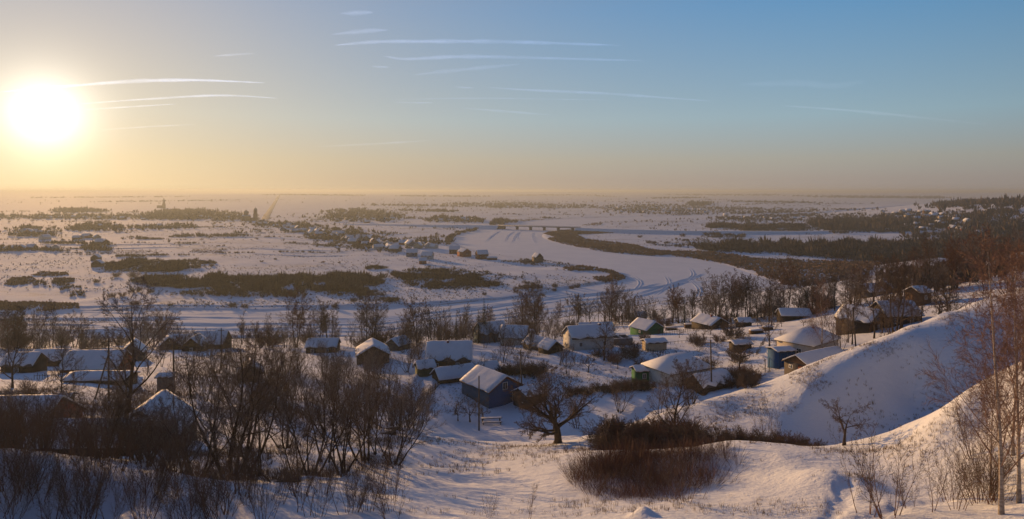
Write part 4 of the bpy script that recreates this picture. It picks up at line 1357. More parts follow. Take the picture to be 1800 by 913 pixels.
tag(e, 'tiny far church with thin spire under the sun glow', 'church')

A, B = np.array([-18.6, 993.0]), np.array([92.0, 931.0])
bl = np.linalg.norm(B - A)
e = empty('road_bridge', (*((A + B) / 2), -50.9), math.atan2(B[1] - A[1], B[0] - A[0]))
w_ = MB()
w_.box((0, 0, -.5), (bl + 6, 9, 1.0))
w_.build('deck', MAT['concrete'], e)
w_ = MB()
w_.box((0, 0, .06), (bl + 6, 7.4, .12))
w_.build('roadway', MAT['snow_roof'], e)
for s in (-1, 1):
    w_ = MB()
    w_.box((0, s * 4.3, .9), (bl + 4, .12, .14))
    w_.box((0, s * 4.3, .5), (bl + 4, .08, .1))
    for x in np.arange(-bl / 2, bl / 2 + 1, 4):
        w_.box((x, s * 4.3, .46), (.14, .13, .92))
    w_.build('railing', MAT['concrete'], e)
for i in range(6):
    w_ = MB()
    w_.box((-bl / 2 + 8 + i * (bl - 16) / 5, 0, -3.9), (1.5, 6.5, 5.8))
    pr = w_.build('pier', MAT['concrete'], e)
    w_ = MB()
    w_.box((-bl / 2 + 8 + i * (bl - 16) / 5, 0, -1.33), (2.6, 8.6, .65))
    w_.build('pier_cap', MAT['concrete'], pr)
tag(e, 'long low concrete road bridge over the frozen river', 'bridge')


def bank(name, label, pts, wtop, wbot, zt0, zt1, mat):
    pts = resample_line(pts, 30)
    t_ = np.gradient(pts, axis=0)
    nn_ = unit(np.stack([-t_[:, 1], t_[:, 0]], -1))
    zt = np.linspace(zt0, zt1, len(pts))
    cols = [(wbot, None), (wtop, 0), (-wtop, 0), (-wbot, None)]
    v = []
    for i in range(len(pts)):
        for o_, k_ in cols:
            q_ = pts[i] + nn_[i] * o_
            v.append((q_[0], q_[1], zt[i] if k_ == 0 else -57.5))
    q = [(i * 4 + j, i * 4 + j + 1, i * 4 + j + 5, i * 4 + j + 4) for i in range(len(pts) - 1) for j in range(3)]
    mb = MB()
    mb.add(v, quads=[a[::-1] for a in q])
    return tag(mb.build(name, MAT[mat], None, True), label, 'embankment', kind='structure')


def resample_line(p, n):
    p = np.asarray(p, float)
    s_ = np.concatenate([[0], np.cumsum(np.hypot(*np.diff(p, axis=0).T))])
    u = np.linspace(0, s_[-1], n)
    return np.stack([np.interp(u, s_, p[:, 0]), np.interp(u, s_, p[:, 1])], -1)


dv = unit((B - A)[None])[0]
bank('road_embankment', 'snowy road embankment leading right from the bridge', [B - dv * 1.5, B + dv * 60, B + dv * 150 + np.array([0, 12]), B + np.array([290, -60]), B + np.array([480, 0])], 5, 13, -51.3, -53.5, 'snow_roof')
bank('road_embankment', 'snowy road embankment leading left from the bridge', [A + dv * 1.5, A - dv * 50, A - dv * 130 + np.array([0, -10]), A + np.array([-260, 130])], 5, 13, -51.3, -55.0, 'snow_roof')

simple('road_slush', (.22, .19, .16), (.34, .30, .26), .05, .8, 0, False)


def ribbon(name, label, pxs, width, mat, lift=.25, lo=300, n=60):
    c = np.array([on(a, b_, lo)[:2] for a, b_ in pxs])
    c = resample_line(c, n)
    t_ = np.gradient(c, axis=0)
    nn_ = unit(np.stack([-t_[:, 1], t_[:, 0]], -1)) * width / 2
    l__, r__ = c + nn_, c - nn_
    zc = np.maximum(np.maximum(H(l__[:, 0], l__[:, 1]), H(r__[:, 0], r__[:, 1])), H(c[:, 0], c[:, 1])) + lift
    v = np.concatenate([np.c_[l__, zc], np.c_[r__, zc], np.c_[l__ + nn_ * .6, zc - 2], np.c_[r__ - nn_ * .6, zc - 2]])
    i = np.arange(n - 1)
    q = np.concatenate([np.stack([i, i + n, i + n + 1, i + 1], -1), np.stack([i + 2 * n, i, i + 1, i + 2 * n + 1], -1), np.stack([i + n, i + 3 * n, i + 3 * n + 1, i + n + 1], -1)])
    return tag(link(name, np_mesh(name, v, quads=q), None, MAT[mat]), label, 'road', kind='structure')


ribbon('road', 'straight far road climbing the white rise behind the church', [(466, 386), (470, 378), (476, 368), (482, 358), (488, 348), (491, 343.5)], 13, 'road_slush', .4)
ribbon('lane', 'sunlit lane running down through the left village', [(112, 425), (130, 430), (126, 445), (140, 462), (150, 490), (157, 512)], 5, 'snow_ground', .05)

# ------------------------------------------------------------------ trees along the near bank of the river
ROW = [(-20, 612, 12), (5, 612, 12), (16, 612, 13), (30, 613, 12), (44, 612, 13), (58, 613, 12), (72, 612, 13), (88, 613, 11), (104, 614, 8), (128, 616, 8.5), (148, 616, 9.5), (163, 615, 8), (190, 612, 8), (238, 612, 10), (252, 611, 11.5),
       (264, 611, 12), (278, 610, 11), (292, 610, 9.5), (310, 609, 8), (420, 606, 8), (446, 612, 10.5), (470, 608, 8), (497, 610, 9), (516, 610, 13), (540, 608, 12.5), (566, 610, 13), (583, 608, 12), (612, 610, 9), (640, 612, 14.5), (662, 611, 14), (690, 606, 8),
       (716, 608, 9), (730, 607, 12), (752, 606, 11.5), (775, 603, 8), (808, 598, 10), (824, 594, 12), (838, 592, 11), (868, 590, 11.5), (886, 588, 11), (902, 590, 9), (918, 592, 13), (934, 594, 15), (948, 590, 12), (964, 586, 11), (985, 580, 12.5), (998, 579, 13),
       (1011, 578, 12), (1024, 577, 13.5), (1037, 576, 12), (1050, 575, 14), (1063, 574, 12.5), (1076, 573, 14.5), (1089, 571, 13), (1100, 570, 14), (1112, 569, 12), (1124, 566, 8), (1142, 564, 10), (1163, 568, 8), (1181, 570, 12.5), (1193, 571, 13.5),
       (1208, 570, 12), (1222, 569, 11.5), (1236, 568, 13.5), (1249, 568, 13), (1262, 567, 14), (1276, 567, 13), (1290, 566, 14.5), (1304, 566, 13), (1318, 565, 14), (1332, 564, 13), (1346, 563, 14), (1360, 561, 13), (1374, 560, 12), (1388, 558, 14), (1402, 556, 12),
       (1418, 553, 13), (1434, 551, 12), (1450, 548, 13), (1470, 545, 12), (1492, 540, 13), (1510, 538, 11), (1532, 534, 12), (1556, 530, 11), (1580, 526, 12), (1604, 522, 11), (1630, 518, 12), (1652, 514, 10), (1680, 506, 11), (1706, 500, 10), (1735, 495, 11), (1765, 488, 11), (1795, 480, 12)]
ROW += [(px + random.uniform(-6, 6), py - 3, h * random.uniform(.75, .95)) for px, py, h in ROW if not (320 < px < 420) and random.random() < .6]
GR = [(-50, 105, 'bare tree in the far left clump on the river bank'), (105, 320, 'bare tree on the river bank behind the left barns'), (320, 610, 'bare tree between the left houses and the river'), (610, 800, 'bare tree on the bank left of the spruces'),
      (800, 975, 'bare tree behind the pale walled house'), (975, 1130, 'tall bare tree in the dense middle row on the bank'), (1130, 1215, 'bare tree behind the green house'), (1215, 1420, 'tall bare tree in the right row along the river'), (1420, 1900, 'bare tree in the brown wood on the right slope')]
for k, (px, py, h) in enumerate(ROW):
    px += random.uniform(-7, 7)
    p = on(px, py + random.uniform(-3, 3), 90)
    lb = next(g[2] for g in GR if g[0] <= px < g[1])
    if 1230 < px < 1420 and k % 4 == 0:
        tree('birch', k % 3, p, h * .95, 'white stemmed birch in the right row along the river', 'birch_tree', 'tree', 'birches in the right row along the river')
    else:
        tree('bank', (k * 5 + k // 6) % 6, p, h * random.uniform(.66, 1.12), lb, 'bare_tree', 'tree', lb.replace('bare tree', 'bare trees'), wide=random.uniform(.85, 1.15))
for k in range(130):
    px = random.uniform(-20, 1460)
    py = np.interp(px, [-20, 320, 700, 800, 985, 1130, 1300, 1460], [612, 609, 606, 598, 580, 567, 565, 546]) + random.uniform(-5, 4)
    tree(random.choice(('stem', 'stem', 'shrub')), k % 3, on(px, py, 90), random.uniform(2.5, 6), 'low bare bush in the undergrowth of the river bank', 'bank_bush', 'bush', 'undergrowth of the river bank', wide=random.uniform(.9, 1.4))
for (px, py, h, lb) in ((851, 602, 11.5, 'tallest dark spruce behind the pale walled house'), (841, 604, 8.5, 'shorter spruce leaning on the tallest one'), (802, 608, 8, 'lone spruce left of the pale walled house'), (1203, 574, 9, 'narrow dark spruce right of the green house'),
                        (411, 615, 3.4, 'tiny spruce beside the largest riverside house'), (1417, 556, 9, 'dark spruce inside the right river row'), (1405, 431, 12, 'far spruce among willows of the right plain')):
    tree('spruce', int(h) % 2, on(px, py, 90), h, lb, 'spruce_tree', wide=.8)
for (px, py, h, lb) in ((108, 419, 12, 'dark spruce of the left farmstead'), (95, 408, 11, 'spruce behind the left farmstead'), (635, 422, 15, 'tallest spruce in the street below the church'), (573, 411, 12, 'spruce midway along the street'), (820, 392, 14, 'pointed spruce left of the bridge'),
                        (257, 402, 11, 'left of two spruces by the lane row'), (263, 402, 11, 'right of two spruces by the lane row'), (548, 392, 10, 'far spruce behind the street'), (615, 386, 12, 'spruce in the grove beyond the street')):
    tree('spruce', int(h) % 2, on(px, py, 300), h, lb, 'spruce_tree', wide=1.0)

# ------------------------------------------------------------------ trees of the near village
NEAR = [('broad', 3, 222, None, 74, 15.0, 'big frosted tree with dark trunk in the left foreground', 1.0), ('broad', 1, 108, 696, None, 6.5, 'small round tree before the left snow field', 1.0), ('broad', 0, 22, 682, None, 8.5, 'bare tree at the left edge by the cottage', .9),
        ('willow', 0, 980, 779, None, 10.0, 'old snow-dusted willow with forked trunk below the blue house', 1.35), ('broad', 2, 1062, 632, None, 7.5, 'dense dark tree before the long whitewashed house', 1.0), ('fruit', 1, 1034, 655, None, 4.8, 'left apple tree in the middle snow field', 1.0),
        ('fruit', 2, 1086, 649, None, 3.8, 'small open apple tree alone in the snow field', 1.0), ('fruit', 3, 1112, 626, None, 4.6, 'dark apple tree left of the cream shed', 1.0), ('fruit', 1, 826, 742, None, 4.6, 'bare apple tree left of the blue house', 1.1),
        ('fruit', 3, 849, 738, None, 4.2, 'bare apple tree against the pale side of the blue house', 1.0), ('fruit', 2, 805, 740, None, 3.6, 'low apple tree near the crooked fence', 1.1), ('fruit', 0, 1300, 656, None, 7.5, 'dark tree leaning right over the garden bushes', .9),
        ('broad', 1, 1353, 612, None, 7.5, 'gnarled dark tree left of the pale brick house', .8), ('broad', 0, 1186, None, 74, 8.5, 'spreading tree above the dark bushes of the hollow', 1.0), ('fruit', 1, 1484, 783, None, 4.6, 'lone round tree in the shadowed hollow', 1.15),
        ('broad', 0, 1665, None, 116, 8.0, 'broad dark tree on top of the shadowed ridge', 1.2), ('bank', 1, 1496, None, 121, 12.5, 'tall thin tree in front of the log house', .7), ('bank', 3, 1537, None, 122, 13, 'tall forked tree between log house and dark cottage', .8),
        ('bank', 2, 1575, None, 124, 13.5, 'crooked tall tree right of the dark cottage', .85), ('stem', 1, 1476, None, 112, 9, 'two dark trunks leaning left beside the birch', .55), ('birch', 0, 1448, None, 112, 12.5, 'tall pale birch above the plank barn', 1.0),
        ('fruit', 2, 1194, 594, None, 3.2, 'small fruit tree at the garden hedge', 1), ('fruit', 0, 1224, 589, None, 3.0, 'left fruit tree before the hump roof house', 1), ('fruit', 3, 1249, 588, None, 3.4, 'right fruit tree before the hump roof house', 1.1), ('fruit', 1, 1299, 585, None, 4, 'fruit tree by the tiny blue roofed shed', 1),
        ('stem', 2, 1160, None, 96, 7, 'brown tangled tree hiding the hip roofed house', .9), ('stem', 3, 1215, None, 93, 6, 'reddish tangled tree right of the hip roofed house', .9), ('stem', 0, 930, None, 99, 6, 'twiggy tree behind the old willow', .8), ('stem', 4, 1015, None, 101, 6.5, 'twiggy tree right of the old willow', .8),
        ('stem', 3, 1090, None, 104, 5, 'reddish bush tree by the green porch', 1.0), ('stem', 2, 700, None, 96, 8.5, 'dark tree right end of the left thicket', .9), ('fruit', 2, 1650, None, 128, 5, 'low tree behind the top of the ridge', 1.2), ('stem', 3, 1770, None, 108, 6.5, 'reddish shrub tree on the right end of the ridge', 1.0),
        ('stem', 2, 1735, None, 112, 5.5, 'brown shrub tree left of the reddish one on the ridge', 1.0)]
for (kd, k, px, py, d, h, lb, wd) in NEAR:
    p = at_d(px, d) if d else on(px, py, 40)
    tree(kd, k, p, h, lb, {'broad': 'bare_tree', 'fruit': 'fruit_tree' if 'apple' in lb or 'fruit' in lb else 'bare_tree', 'bank': 'bare_tree', 'stem': 'thicket_tree', 'birch': 'birch_tree', 'willow': 'old_willow'}[kd], wide=wd)

for k in range(16):
    px, d = random.uniform(1470, 1690), random.uniform(112, 140)
    tree(('bank', 'stem', 'fruit')[k % 3], k % 4, at_d(px, d), random.uniform(4, 9), 'bare tree around the houses behind the ridge', 'bare_tree', 'tree', 'bare trees around the houses behind the ridge', wide=random.uniform(.7, 1.0))

# the tall thicket of the left foreground
T1 = [(300, 62, 6.5), (348, 53, 8), (398, 54, 9.5), (412, 56, 10), (455, 55, 8.5), (520, 56, 9), (548, 56, 10), (570, 61, 9), (604, 57, 8.5), (640, 62, 9.5), (668, 66, 9), (692, 63, 8),
      (612, 76, 9.5), (640, 80, 10), (575, 80, 9), (662, 86, 9), (530, 78, 8.5), (490, 86, 8.5), (372, 80, 7.5), (306, 86, 7), (715, 78, 7), (730, 88, 6), (280, 78, 7), (255, 84, 6.5), (150, 66, 7), (90, 74, 7.5), (40, 70, 7), (420, 68, 10.5), (500, 70, 9.5), (740, 100, 5.5), (722, 106, 6)]
for k, (px, d, h) in enumerate(T1):
    lb = 'many-stemmed bare tree in the tall left foreground thicket'
    tree('stem', k % 5, at_d(px, d), h * random.uniform(.75, 1.2), lb, 'thicket_tree', 'tree', 'trees of the tall left foreground thicket', wide=random.uniform(.8, 1.15), lean=.1)
for k in range(60):
    px, d = random.uniform(325, 735), random.uniform(88, 140)
    tree('stem', k % 5, at_d(px, d), random.uniform(4.5, 7.5), 'brown brushy tree behind the left foreground thicket', 'thicket_tree', 'tree', 'brushy trees behind the left thicket', wide=random.uniform(.8, 1.1))
for k in range(64):
    px, d = random.uniform(-60, 330), random.choice((random.uniform(47, 60), random.uniform(47, 58), random.uniform(72, 92)))
    tree('stem', k % 5, at_d(px, d), random.uniform(3.4, 5.6), 'bare brush tree among the lower left roofs', 'thicket_tree', 'tree', 'brush trees among the lower left roofs', wide=random.uniform(.8, 1.1))
for k in range(66):
    px, d = random.uniform(-30, 740), random.uniform(108 if k < 20 else 135, 215)
    tree('stem', k % 5, at_d(px, d), random.uniform(3.5, 6.5), 'garden tree between the houses of the left village', 'garden_tree', 'tree', 'garden trees of the left village', wide=1.0)
for k in range(72):
    px, d = random.uniform(705, 1010), random.uniform(122, 215)
    tree('stem', (k + 2) % 5, at_d(px, d), random.uniform(3.5, 6.5), 'brown garden tree around the middle houses', 'garden_tree', 'tree', 'garden trees around the middle houses', wide=1.1)
for k in range(30):
    px, d = random.uniform(1440, 1800), random.uniform(140, 260)
    tree('bank', k % 6, at_d(px, d), random.uniform(6, 11), 'bare tree in the brown wood on the right slope', 'bare_tree', 'tree', 'bare trees in the brown wood on the right slope', wide=1.0)
for k in range(66):
    px, d = random.uniform(985, 1440), random.uniform(122, 215)
    tree(random.choice(('fruit', 'shrub', 'stem')), k % 3, at_d(px, d), random.uniform(1.8, 4.5), 'small garden tree or bush among the right hand houses', 'garden_tree', 'tree', 'garden trees among the right hand houses', wide=1.1)
for k in range(9):
    tree('shrub', k % 3, on(868 + k * 10, 660 + random.uniform(-4, 4)), random.uniform(2.2, 3.2), 'brown shrub in the hedge behind the blue house', 'shrub', 'bush', 'hedge behind the blue house', wide=1.2)
for k in range(14):
    tree('shrub', k % 3, on(1000 + k * 11, 692 - k * .6 + random.uniform(-4, 4)), random.uniform(1.4, 2.3), 'dark shrub in the hedge right of the old willow', 'shrub', 'bush', 'hedge right of the old willow', wide=1.2)
for k in range(11):
    tree('shrub', k % 3, on(1268 + k * 6, 682 - (k % 4) * 7), random.uniform(1.8, 3.0), 'dark shrub in the clump by the tall pole', 'shrub', 'bush', 'shrubs by the tall pole', wide=1.1)
for k in range(15):
    tree('shrub', k % 3, at_d(1236 + k * 14, 72 + random.uniform(-3, 3)), random.uniform(1.8, 2.6), 'dark low shrub along the bottom of the shadowed hollow', 'shrub', 'bush', 'shrubs along the bottom of the hollow', wide=1.1)
for k in range(22):
    tree('shrub', k % 3, at_d(1062 + k * 7, 70 + random.uniform(-5, 5)), random.uniform(2.4, 4.0), 'brown shrub of the dense clump left of the hollow', 'shrub', 'bush', 'dense shrub clump left of the hollow', wide=1.15)
for k, (px, d, h, lb) in enumerate(((1375, 74, 6.5, 'tall sapling above the shrubs of the hollow'), (1345, 76, 4.5, 'shorter sapling in the hollow shrubs'), (1205, 38.5, 3.4, 'thin sapling before the big bush patch'), (925, 35.5, 2.6, 'single sapling at the bottom centre'), (690, 35, 3.4, 'lone sapling at the lower left of centre'),
                                    (860, 36.5, 1.4, 'tiny weed stem left of the bottom sapling'), (1110, 34.5, 1.3, 'tiny stem at the bottom below the bush patch'), (1525, 33.5, 4.2, 'bushy sapling at the lower right'), (1565, 33, 4.6, 'tallest sapling at the lower right'), (1632, 33.5, 4.0, 'thin sapling left of the foreground birch'), (1600, 35, 2.4, 'short sapling between the lower right ones'), (1680, 33.5, 2.8, 'low sapling at the foot of the birches'))):
    tree('sapling', k % 3, at_d(px, d), h, lb, 'sapling', 'sapling', wide=.75)
for k in range(120):
    px, d = random.uniform(-40, 700 if k < 90 else 420), random.uniform(36.8, 46)
    tree('sapling', k % 4, at_d(px, d), random.uniform(1.8, 4.6), 'thin bare sapling on the snow bank at lower left', 'sapling', 'sapling', 'saplings on the lower left snow bank', wide=random.uniform(.55, .85), lean=.12)
for k, (px, d, h, lb) in enumerate(((1766, 31.5, 12.6, 'tall birch rising through the right foreground'), (1794, 33, 12, 'second birch at the right edge of the picture'), (1830, 33, 11, 'birch just outside on the right'), (1782, 39, 9.5, 'smaller birch behind the two foreground ones'), (1738, 36, 6.5, 'low birch left of the two foreground ones'), (1800, 44, 8, 'birch farthest up the near ridge'))):
    if px < 1825:
        tree('birch', k % 3, at_d(px, d), h, lb, 'birch_tree', wide=.85, rz=k * 1.3)
for k in range(8):
    tree('sapling', 3, at_d(random.uniform(1660, 1810), random.uniform(33, 43)), random.uniform(2, 4), 'thin shoot around the right foreground birches', 'sapling', 'sapling', 'shoots around the right birches', wide=.7)

# fallen trees lying in the snow
for (px, d, h, rot, lb) in ((690, 82, 9.5, (R(96), R(0), R(-80)), 'fallen tree with snow on its boughs left of the bench'), (700, 86, 7.5, (R(98), R(20), R(-105)), 'second fallen trunk behind the snow covered one'), (520, 51, 6.5, (R(97), 0, R(-85)), 'fallen trunk at the foot of the left thicket')):
    p = at_d(px, d)
    o = tree('fruit', 0 if px == 690 else 2, p + np.array([0, 0, .25]), h, lb, 'fallen_tree')
    o.rotation_euler = rot
    mb = MB()
    dr_ = np.array([1.0, .12, 0]) * (1 if px != 700 else .9)
    x_ = np.linspace(.3, h * .55, 9)
    pts_ = np.array([[p[0] + q_ * dr_[0], p[1] + q_ * dr_[1], hz(p[0] + q_ * dr_[0], p[1] + q_ * dr_[1]) + .30 + .06 * math.sin(q_ * 2)] for q_ in x_])
    mb.tube(pts_, .13 * (1.2 - x_ / h), 6)
    so = mb.build('snow_on_trunk', MAT['snow_roof'], None, True)
    so.parent = o
    bpy.context.view_layer.update()
    so.matrix_parent_inverse = o.matrix_world.inverted()

# the big bush patch and grass on the near slopes
BP = np.array([on(px, py, 30)[:2] for px, py in ((1003, 842), (1040, 870), (1110, 884), (1200, 872), (1260, 842), (1296, 806), (1270, 788), (1180, 796), (1090, 800), (1040, 812))])
rng = np.random.default_rng(3)
p = scatter(BP, 60, rng)
for k in range(len(p)):
    tree('sapling', k % 4, (p[k, 0], p[k, 1], hz(*p[k])), random.uniform(1.0, 1.8), 'low brown bush of the middle foreground brush patch', 'shrub', 'bush', 'bushes of the wide brush patch', wide=random.uniform(.9, 1.3), lean=.15)
p = scatter(BP, 1300, rng, soft=.5)
v, t = brush_mesh(p, H(p[:, 0], p[:, 1]), (.9 + 1.4 * rng.uniform(0, 1, len(p)) ** 1.3) * np.clip(1 + .5 * fbm(p[:, 0] / 2.5, p[:, 1] / 2.5, 63, 2), .5, 1.6), rng, 16, .0052, .75, jag=.65)
tag(link('brush_patch', np_mesh('brush_patch', v, t), None, MAT['twig_red']), 'wide dense patch of low brown brush in the middle foreground', 'brush', kind='stuff')


def tufts(name, label, poly, n, h, blades, width, seed, mat='grass_dry', clump=.35, cs=5, near=20):
    rng = np.random.default_rng(seed)
    w_ = np.array([on(a, b_, near)[:2] for a, b_ in poly])
    p = scatter(w_, n, rng, clump, cs)
    v, t = brush_mesh(p, H(p[:, 0], p[:, 1]), rng.uniform(h[0], h[1], len(p)), rng, blades, width, .5, jag=.6)
    tag(link(name, np_mesh(name, v, t), None, MAT[mat]), label, 'grass', kind='stuff')


tufts('dry_grass', 'dry grass on the sunlit crest of the far ridge', [(1060, 770), (1250, 706), (1420, 645), (1600, 576), (1720, 532), (1690, 565), (1500, 660), (1390, 730), (1220, 760)], 1900, (.2, .6), 6, .026, 1, 'grass_dry', .55, 3.5)
tufts('dry_grass', 'dark grass clumps in the shadowed hollow', [(1400, 735), (1500, 660), (1690, 560), (1780, 560), (1690, 690), (1580, 770), (1450, 780)], 420, (.25, .7), 7, .03, 2, 'grass_dry', .75, 4)
tufts('dry_grass', 'dry grass along the crest of the near ridge', [(1300, 778), (1440, 787), (1565, 785), (1700, 708), (1790, 658), (1790, 700), (1650, 790), (1500, 850), (1350, 850), (1290, 800)], 600, (.2, .5), 7, .022, 3, 'grass_dry', .3)
tufts('dry_grass', 'dry weeds around the old willow and the path', [(720, 770), (850, 778), (1000, 782), (1060, 775), (1040, 800), (900, 830), (760, 850), (690, 830)], 800, (.25, .7), 8, .022, 4)
tufts('dry_grass', 'thin weeds on the bottom snow', [(620, 905), (900, 905), (1300, 908), (1500, 905), (1400, 860), (1000, 880), (760, 870)], 420, (.2, .55), 7, .018, 5, 'grass_dry', .5)
tufts('dry_grass', 'weeds over the village snow fields', [(700, 720), (770, 660), (1000, 640), (1250, 600), (1400, 640), (1330, 670), (1100, 690), (950, 720)], 2600, (.25, .7), 7, .03, 6, 'meadow_grass', .45, 9)
tufts('dry_grass', 'dry weeds on the sunlit left field', [(-20, 715), (0, 690), (140, 680), (300, 690), (480, 700), (560, 740), (400, 735), (200, 728)], 2600, (.35, .9), 8, .022, 7, 'grass_dry', .2, 9)
tufts('dry_grass', 'weeds under the left foreground thicket', [(330, 840), (700, 830), (720, 770), (560, 780), (400, 790), (320, 800)], 1700, (.4, 1.1), 8, .02, 8, 'twig', .2, 9)

# ------------------------------------------------------------------ poles, fence, bench
simple('pole_wood', (.06, .045, .034), (.11, .085, .066), 3, .9, .01, True, (6, 6, .6))


def pole(px, py, h, label, d=None, arm=True, strut=0, r=.13, lean=0.0):
    p = at_d(px, d) if d else on(px, py, 40)
    e = empty('utility_pole', tuple(p), random.uniform(-.3, .3))
    e.rotation_euler[1] = lean
    m_ = MB()
    m_.tube([(0, 0, -.5), (0, 0, h * .5), (0, 0, h)], [r, r * .9, r * .72], 8)
    m_.build('post', MAT['pole_wood'], e)
    if arm:
        a_ = MB()
        a_.box((0, -r * .72 - .05, h - .45), (1.3, .09, .11))
        ao = a_.build('crossarm', MAT['pole_wood'], e)
        for x in (-.55, .55):
            i_ = MB()
            i_.tube([(x, -r * .72 - .05, h - .4), (x, -r * .72 - .05, h - .2)], [.05, .035], 6)
            i_.build('insulator', MAT['paint_white'], ao)
    if strut:
        s_ = MB()
        s_.tube([(-strut, 0, -.3), (-.1, 0, h * .72)], [r * .9, r * .7], 7)
        s_.build('strut', MAT['pole_wood'], e)
    tag(e, label, 'pole')


pole(842, 757, 8.4, 'bare wooden pole nearest to the blue house, left of its corner', arm=False)
pole(918, 711, 9.3, 'utility pole just right of the blue house', lean=-.03)
pole(1251, 687, 8.2, 'utility pole by the sagging shed', lean=-.02)
pole(305, 690, 8.6, 'utility pole behind the grey block outhouse', r=.15)
pole(191, 705, 9.0, 'braced pole beside the big frosted tree', strut=2.2, r=.14)
pole(1505, 0, 7.4, 'pale leaning pole before the log house', d=113, lean=-.08, arm=False)
pole(389, 650, 8.5, 'pole rising out of the brush right of the outhouse')
pole(1356, 580, 8, 'thin mast near the river row', arm=False, r=.09)
pole(861, 604, 8, 'thin mast in front of the pale walled house', arm=False, r=.08)
for (px, py) in ((1230, 660), (1345, 655), (1352, 652)):
    pole(px, py, 2.2, 'short garden post ' + {1230: 'left of the sagging shed', 1345: 'left of the blue garage', 1352: 'nearest to the blue garage'}[px], arm=False, r=.07)


def fence(pxs, n, h, label, name='picket_fence', rail=True):
    c = np.array([on(a, b_, 40)[:2] for a, b_ in pxs])
    c = resample_line(c, n)
    e = empty(name, (c[0, 0], c[0, 1], hz(*c[0])))
    o_ = np.array(e.location)
    zz = H(c[:, 0], c[:, 1])
    for i in range(n):
        m_ = MB()
        hh = h * random.uniform(.7, 1.15)
        q_ = np.array([c[i, 0], c[i, 1], zz[i]]) - o_
        tl = np.random.default_rng(i).normal(0, .09, 2)
        m_.tube([q_ + [0, 0, -.3], q_ + [tl[0] * hh, tl[1] * hh, hh]], [.05, .04], 5)
        m_.build('picket', MAT['wood_dark'], e)
    if rail:
        m_ = MB()
        m_.tube(np.c_[c, zz + h * .62] - o_, .035, 4)
        m_.build('rail', MAT['wood_dark'], e)
    tag(e, label, 'fence')


fence([(774, 674), (764, 686), (750, 696), (740, 705), (734, 714)], 42, 1.0, 'crooked dark picket fence running down the path to the shed')
fence([(745, 720), (756, 726), (768, 733)], 7, .9, 'broken end of the crooked fence beside the apple trees', rail=False)
fence([(1135, 618), (1165, 626), (1200, 633), (1240, 645)], 22, .9, 'garden fence crossing the white field')
fence([(1165, 606), (1210, 602), (1260, 596), (1290, 592)], 20, .8, 'thin fence along the upper orchard')
fence([(985, 700), (1040, 690), (1110, 680)], 30, 1.1, 'dark board fence below the hedge of the old willow')
fence([(930, 690), (985, 668), (1000, 660)], 20, 1.1, 'dark fence behind the shed of the blue house')

fence([(1020, 640), (1060, 622), (1110, 622)], 24, .9, 'garden fence below the dense dark tree')
fence([(1285, 640), (1330, 625), (1345, 600)], 24, 1.0, 'fence between the collapsed log shed and the garage')
fence([(1165, 590), (1215, 582), (1290, 578)], 30, 1.1, 'board fence before the hump roof house')
fence([(300, 636), (350, 632), (410, 628)], 26, 1.2, 'dark fence before the largest riverside house')
fence([(60, 668), (130, 664)], 16, 1.1, 'fence left of the long red barn')
fence([(310, 668), (400, 672), (480, 682)], 34, 1.5, 'long dark board fence right of the block outhouse')
fence([(830, 690), (805, 716), (800, 730)], 12, .9, 'thin garden fence left of the blue house')
fence([(1420, 570), (1470, 575)], 14, 1.1, 'fence under the tall pale birch')

p = on(864, 745, 40)
e = empty('plank_table', tuple(p), R(8))
for k, (y, z, w_) in enumerate(((0, .85, 3.4), (.32, .85, 3.4), (-.75, .48, 3.2), (1.05, .48, 3.2))):
    m_ = MB()
    m_.box((0, y, z), (w_, .28, .06))
    pk = m_.build('plank', MAT['wood_grey'], e)
    m_ = MB()
    m_.box((0, y, z + .065), (w_ - .1, .24, .06), 0, .96)
    m_.build('snow_cap', MAT['snow_roof'], pk)
for x in (-1.4, 1.4):
    for y in (-.75, .16, 1.05):
        m_ = MB()
        m_.box((x, y, .2 if y != .16 else .38), (.1, .1, .52 if y != .16 else .86))
        m_.build('leg', MAT['wood_dark'], e)
tag(e, 'long plank table with benches by the pole below the blue house', 'table')


# woodpiles and snowy heaps in the yards
for (px, py, sz, lb) in ((1218, 577, (5.0, 1.0, 1.3), 'sunlit woodpile beside the green house'), (1180, 581, (3.6, 1.0, 1.1), 'woodpile between green house and hump roof house'), (1330, 587, (3.4, 1.4, 1.0), 'snowy log heap in the upper orchard'), (925, 716, (1.8, 1.0, 1.0), 'small woodpile beside the blue house'), (1350, 581, (2.6, 1.2, .9), 'log heap by the gnarled dark tree')):
    p = on(px, py, 40)
    e = empty('woodpile', tuple(p), R(random.uniform(-10, 20)))
    nx, nz = int(sz[0] / .34), int(sz[2] / .30)
    for i in range(nx):
        for j in range(nz):
            m_ = MB()
            x_, z_ = -sz[0] / 2 + (i + .5 + .5 * (j % 2)) * .34, .05 + j * .28 + random.uniform(-.03, .03)
            m_.tube([(x_, -sz[1] / 2 + random.uniform(-.06, .06), z_), (x_, sz[1] / 2, z_)], .16 + random.uniform(-.03, .02), 6)
            m_.build('log', MAT['wood_brown'], e)
    m_ = MB()
    m_.box((0, 0, nz * .28 + .12), (sz[0], sz[1] * .9, .2), 0, .92)
    m_.build('snow_cap', MAT['snow_roof'], e)
    tag(e, lb, 'woodpile')

